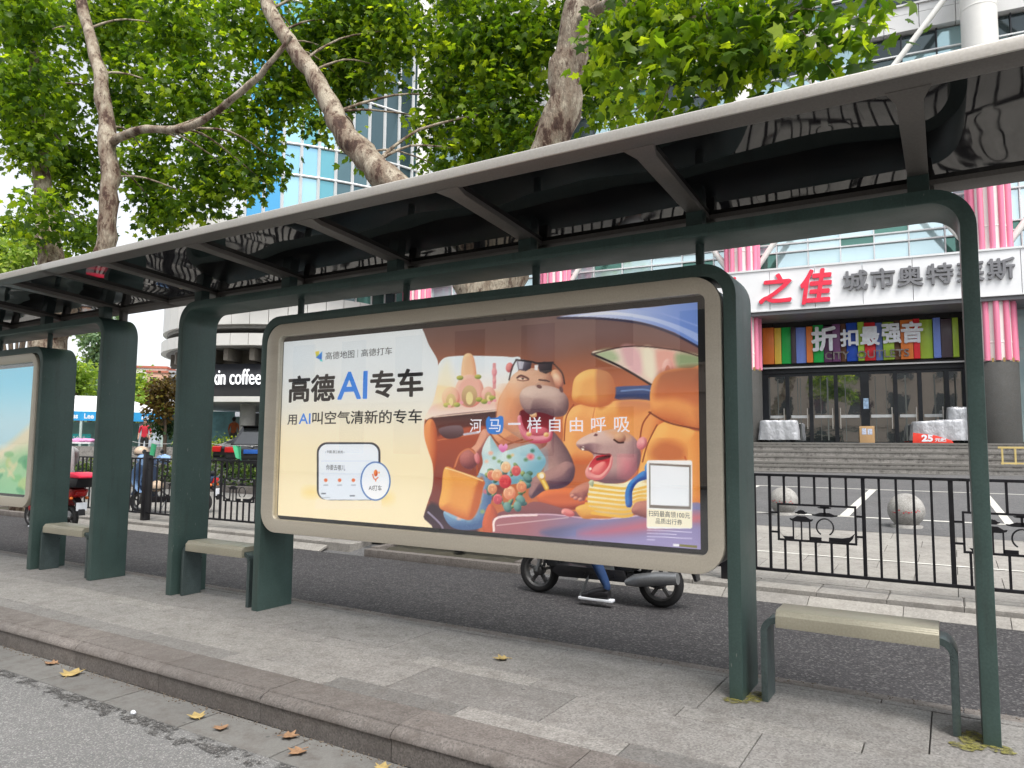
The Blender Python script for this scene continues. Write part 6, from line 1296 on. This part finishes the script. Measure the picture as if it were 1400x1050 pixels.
plane_tree((-16.9, 8.3, -.15), 'plane tree with two slender mottled stems at the upper left', [
    [(-17.2, 8.45, -.2, .50), (-17.0, 8.3, .4, .40), (-16.95, 8.3, 2, .36), (-16.95, 8.3, 3.7, .36), (-16.95, 8.3, 4.7, .31), (-17.2, 8.3, 5.7, .25), (-17.7, 8.3, 7.2, .18), (-18.1, 8.3, 8.8, .14), (-18.6, 8.3, 11, .08)],
    [(-16.95, 8.3, 3.6, .24), (-15.9, 8.3, 4.3, .20), (-15.05, 8.3, 5.2, .185), (-14.9, 8.3, 6.4, .175), (-15.1, 8.3, 7.8, .17), (-15.6, 8.3, 9.4, .14), (-16.55, 8.3, 11.4, .11), (-16.8, 8.3, 13, .07)],
    [(-15.05, 8.3, 7.7, .09), (-14.0, 8.3, 7.75, .08), (-12.5, 8.3, 7.45, .075), (-11.6, 8.4, 7.65, .06), (-10.6, 8.5, 8.1, .06), (-9.9, 8.6, 8.7, .03)]], B2_, 12, .145)

# stone rimmed tree pits in the lane edge
M_soil = mat('pit_soil', (.05, .045, .03), .95, 0, .4, 5, .6, 40)
for cx in (-5.75, -16.9):
    b = MB(); x0, x1, y0, y1 = cx-1.2, cx+1.25, 7.62, 8.28
    for bx in ((x0, x1, y0, y0+.13), (x0, x0+.13, y0+.131, y1), (x1-.13, x1, y0+.131, y1)): b.box(bx[0], bx[1], bx[2], bx[3], -.16, -.05 if bx[3] < 7.8 else -.028)
    o = T(b.build('tree_pit_kerb', M_kerb, bevel=.008), kind='structure'); tones(o, [.6]*len(o.data.polygons))
    b = MB(); nx, ny = 26, 9; vs = [(x0+.13+(x1-x0-.26)*i/nx, y0+.131+(y1-y0-.131)*j/ny, -.085+.045*j/ny+random.uniform(-.012, .012)) for j in range(ny+1) for i in range(nx+1)]
    b.add(vs, [(j*(nx+1)+i, j*(nx+1)+i+1, (j+1)*(nx+1)+i+1, (j+1)*(nx+1)+i) for j in range(ny) for i in range(nx)], 0, True); T(b.build('tree_pit_soil', M_soil), kind='structure')
sheet('tree_pit_soil', -6.95, -5.3, 8.62, 9.75, GZ(8.62)+.006, GZ(9.75)+.006, M_soil)
# hedge, planter and small trees on the left
def quadleaf(w=.5): return np.array([(0, 0, 0), (w, .5, .06), (0, 1, 0), (-w, .5, .06)]), np.array([(0, 1, 2), (0, 2, 3)])
QL, QF = quadleaf(.42)
M_hedge = leafmat('hedge_leaf', [(0, (.02, .05, .012)), (.4, (.05, .11, .02)), (.75, (.13, .22, .04)), (1, (.30, .38, .09))], .35)
M_yhedge = leafmat('golden_hedge_leaf', [(0, (.05, .10, .015)), (.4, (.14, .24, .02)), (.75, (.32, .42, .03)), (1, (.5, .58, .08))], .4)
M_stem = mat('thin_bark', (.12, .09, .065), .9, 0, .2, 8)
b = MB(); b.box(-34, -8.5, 12.42, 12.62, -.2, .30); o = T(b.build('planter_kerb', M_kerb, bevel=.012), kind='structure'); tones(o, [.55]*len(o.data.polygons))
sheet('planter_soil', -34, -8.5, 12.62, 14.6, .24, .26, M_soil)
def hedge(label, loc, blobs, m, size, seed):
    r = root('hedge', loc, label, 'hedge'); b = MB()
    leaves('foliage', blobs, size, m, r, .12, 16, (.5, .25), QL, QF, 1.1, seed); return r
hedge('low clipped green hedge behind the black railing, in front of the cars', (-21, 13.5, .25), [(-33.5+i*.9, 13.4+random.uniform(-.2, .2), .55, .6, .34, 340) for i in range(27)], M_hedge, .085, 21)
p0_, p1_ = at_ray(262, 32, 0), at_ray(372, 30, 0)
hedge('bright golden-green hedge beyond the black fastback car', ((p0_[0]+p1_[0])/2, (p0_[1]+p1_[1])/2, .65), [(p0_[0]+(p1_[0]-p0_[0])*i/5, p0_[1]+(p1_[1]-p0_[1])*i/5, 1.25, .6, .65, 420) for i in range(6)], M_yhedge, .12, 22)
def small_tree(name, label, loc, trunk, blobs, m, size, seed, clump=.3, group=None, cat='tree', per=14):
    r = root(name, loc, label, cat, group); b = MB(); x, y, z = loc
    limb(b, [(x, y, z-.1, trunk[1]), (x+.05, y, z+trunk[0]*.5, trunk[1]*.8), (x, y, z+trunk[0], trunk[1]*.5)], 10, 4, .1)
    for bl_ in blobs: limb(b, [(x, y, z+trunk[0]*.55, trunk[1]*.5), ((x+bl_[0])/2, (y+bl_[1])/2, (z+trunk[0]*.6+bl_[2])/2+.1, trunk[1]*.3), (bl_[0], bl_[1], bl_[2], trunk[1]*.12)], 6, 3, .1)
    b.build('trunk', M_stem, r); leaves('crown', blobs, size, m, r, clump, per, (.5, .22), QL, QF, 1., seed); return r
M_redleaf = leafmat('reddish_leaf', [(0, (.05, .035, .015)), (.4, (.13, .085, .025)), (.75, (.23, .16, .04)), (1, (.26, .26, .05))], .4, (1.4, 1.3, .8))
M_darkleaf = leafmat('dark_green_leaf', [(0, (.015, .045, .02)), (.4, (.03, .08, .03)), (.75, (.06, .13, .04)), (1, (.12, .2, .06))], .35)
M_willow = leafmat('willow_leaf', [(0, (.12, .20, .04)), (.4, (.24, .38, .07)), (.75, (.38, .52, .11)), (1, (.52, .6, .2))], .5)
M_poplar = leafmat('poplar_leaf', [(0, (.09, .16, .09)), (.4, (.15, .25, .14)), (.75, (.24, .34, .2)), (1, (.34, .42, .26))], .4)
def ball_blobs(px, py, d, w, h, n, k=9, seed=3):
    rg = random.Random(seed); cx, cy, _ = at_ray(px, d, 0); zc = 1.35+(606-py)/993*d; out = []
    for i in range(k): a = rg.uniform(0, 6.28); q_ = rg.random()**.5; out.append((cx+rgt.x*w*q_*math.cos(a)*.7+rg.uniform(-.3, .3)*w, cy+rgt.y*w*q_*math.cos(a)*.7+rg.uniform(-.3, .3)*w, zc+h*q_*math.sin(a)*.7, w*.45, h*.42, n//k))
    return out
c = at_ray(226, 24, .55)
small_tree('maple_tree', 'small reddish-brown maple beside the left post, above the parked scooter', c, (2.6, .05), ball_blobs(222, 540, 24, .72, .85, 1500), M_redleaf, .13, 31, .14)
c = at_ray(228, 24.6, .55); small_tree('garden_shrub_tree', 'small dark green tree under the reddish maple', c, (1.6, .04), ball_blobs(224, 578, 24.6, .62, .42, 700), M_darkleaf, .12, 32, .12)
c = at_ray(128, 70, .6); small_tree('poplar_tree', 'tall dark pointed tree far off between the two shelters', c, (10, .25), [(c[0]+random.uniform(-.7, .7), c[1]+random.uniform(-.7, .7), 3.5+i*1.12, 2.6*(1-max(0, (i-3))/11)+.2, .9, 560) for i in range(11)], M_poplar, .38, 33, .45)
for i, (px, py, d, w, h, lb) in enumerate(((112, 526, 52, 2.4, 1.7, 'light green weeping tree just left of the slim green post'), (184, 545, 54, 1.9, 2.0, 'light green weeping tree just right of the slim green post'), (208, 556, 50, 2.0, 1.0, 'low light green tree behind the reddish maple'), (345, 560, 62, 5, 1.6, 'light green trees seen under the round building'))):
    c = at_ray(px, d, .6); small_tree('willow_tree', lb, c, (2.6, .2), ball_blobs(px, py, d, w, h, 2200, 10, i), M_willow, .30, 40+i, .35, 'pale green trees beyond the tents')
c = at_ray(18, 40, .6); small_tree('willow_tree', 'light green tree at the far left edge, under the plane tree', c, (6, .2), ball_blobs(12, 340, 40, 2.6, 1.8, 2600, 10, 9), M_willow, .30, 50, .35, 'pale green trees beyond the tents')
# fallen leaves and litter
M_dead = mat('dead_leaf_brown', (.30, .175, .095), .8, 0, .25, 20); M_deady = mat('dead_leaf_yellow', (.42, .31, .12), .8, 0, .25, 20)
def fallen(x, y, z, s, a, m, label):
    r = root('fallen_leaf', (x, y, z), label, 'leaf', 'fallen plane leaves on the ground'); ca, sa = math.cos(a), math.sin(a); b = MB(); vs = []
    for (u, v, w) in LV: u2, v2 = u*s, (v-.4)*s; vs.append((x+u2*ca-v2*sa, y+u2*sa+v2*ca, z+.006+abs(w)*s*.9+.25*s*u*u))
    b.add(vs, [tuple(f) for f in LF], 0, True); b.add([(p[0], p[1], p[2]-.0015) for p in vs], [tuple(f)[::-1] for f in LF], 0, True); b.build('blade', m, r)
    b = MB(); b.tube([(x+.4*s*sa, y-.4*s*ca, z+.012), (x+.8*s*sa, y-.8*s*ca, z+.008)], .0022, 5); b.build('stalk', m, r)
for a in ((-4.95, 2.70, -.145, .13, .6, M_deady, 'large yellow fallen leaf lying in the gutter at the left'), (-5.3, 2.74, -.145, .08, 2, M_dead, 'small brown fallen leaf left of the yellow one'),
    (-3.62, 2.66, -.145, .085, 1.2, M_deady, 'small curled yellow leaf in the gutter'), (-3.36, 2.62, -.145, .075, 4.0, M_dead, 'orange-brown leaf in the middle of the gutter slabs'), (-2.97, 2.74, -.145, .085, 5.2, M_dead, 'orange-brown leaf against the kerb face'),
    (-2.79, 2.62, -.145, .09, 3.1, M_dead, 'crumpled brown leaf on the gutter slab below the kerb leaf'), (-2.33, 2.72, -.145, .07, .4, M_deady, 'shredded yellow leaf by the open gutter joint'), (-2.52, 4.06, .0, .09, 2.2, M_deady, 'lone yellow leaf on the paving below the poster'), (-9.2, 7.70, -.14, .10, 1.2, M_dead, 'brown leaf on the far kerb behind the poster')): fallen(*a)

r = root('paper_cup_lid', (-3.95, 2.50, -.146), 'crushed white paper scrap beside the gutter', 'litter'); b = MB(); b.ell((-3.95, 2.50, -.136), (.018, .013, .012), 10, 7, noise=.25); b.build('scrap', M_whitesign, r)
# ---------------------------------------------------------------- the office building across the street (mirrored in the glass)
M_tan = mat('tan_stone_cladding', (.52, .43, .35), .7, 0, .08, .6)
r = root('office_building', (-5, -20, 0), 'tan stone office building across the street, mirrored in the poster glass', 'building'); b = MB(); b.box(-48, 34, -38, -20, -.17, 15); b.build('wall', M_tan, r)
b = MB(); b.box(-48.4, 34.4, -38, -19.6, 15.002, 15.6); b.build('cornice', M_tan, r); b = MB(); b.box(-48, 34, -19.995, -19.8, 3.6, 4.0); b.build('string_course', M_tan, r)
for i in range(22):
    for j in range(4):
        if j == 0 and i % 3 == 1: continue
        x = -46.2+i*3.7; z = 1.0+j*3.5+(.3 if j else 0); b = MB(); b.box(x, x+1.7, -19.995, -19.97, z, z+2.1); w = b.build('window', M_cglass, r); b = MB(); b.box(x-.1, x+1.8, -19.965, -19.86, z-.12, z-.02); b.build('sill', M_tan, w)
sheet('far_pavement', -60, 40, -20, -19, -.06, -.06, M_plaza)
# wooded end of the street, far off to the left
rg_ = random.Random(5)
T(leaves('distant_trees', [(-100+rg_.uniform(-8, 8), -24+i*4.6, 3.2+rg_.uniform(-.5, 2.5), 4.5, 4.2, 420) for i in range(16)], .8, M_willow, None, 1.0, 14, (.4, .25), QL, QF, 1., 77), kind='stuff')
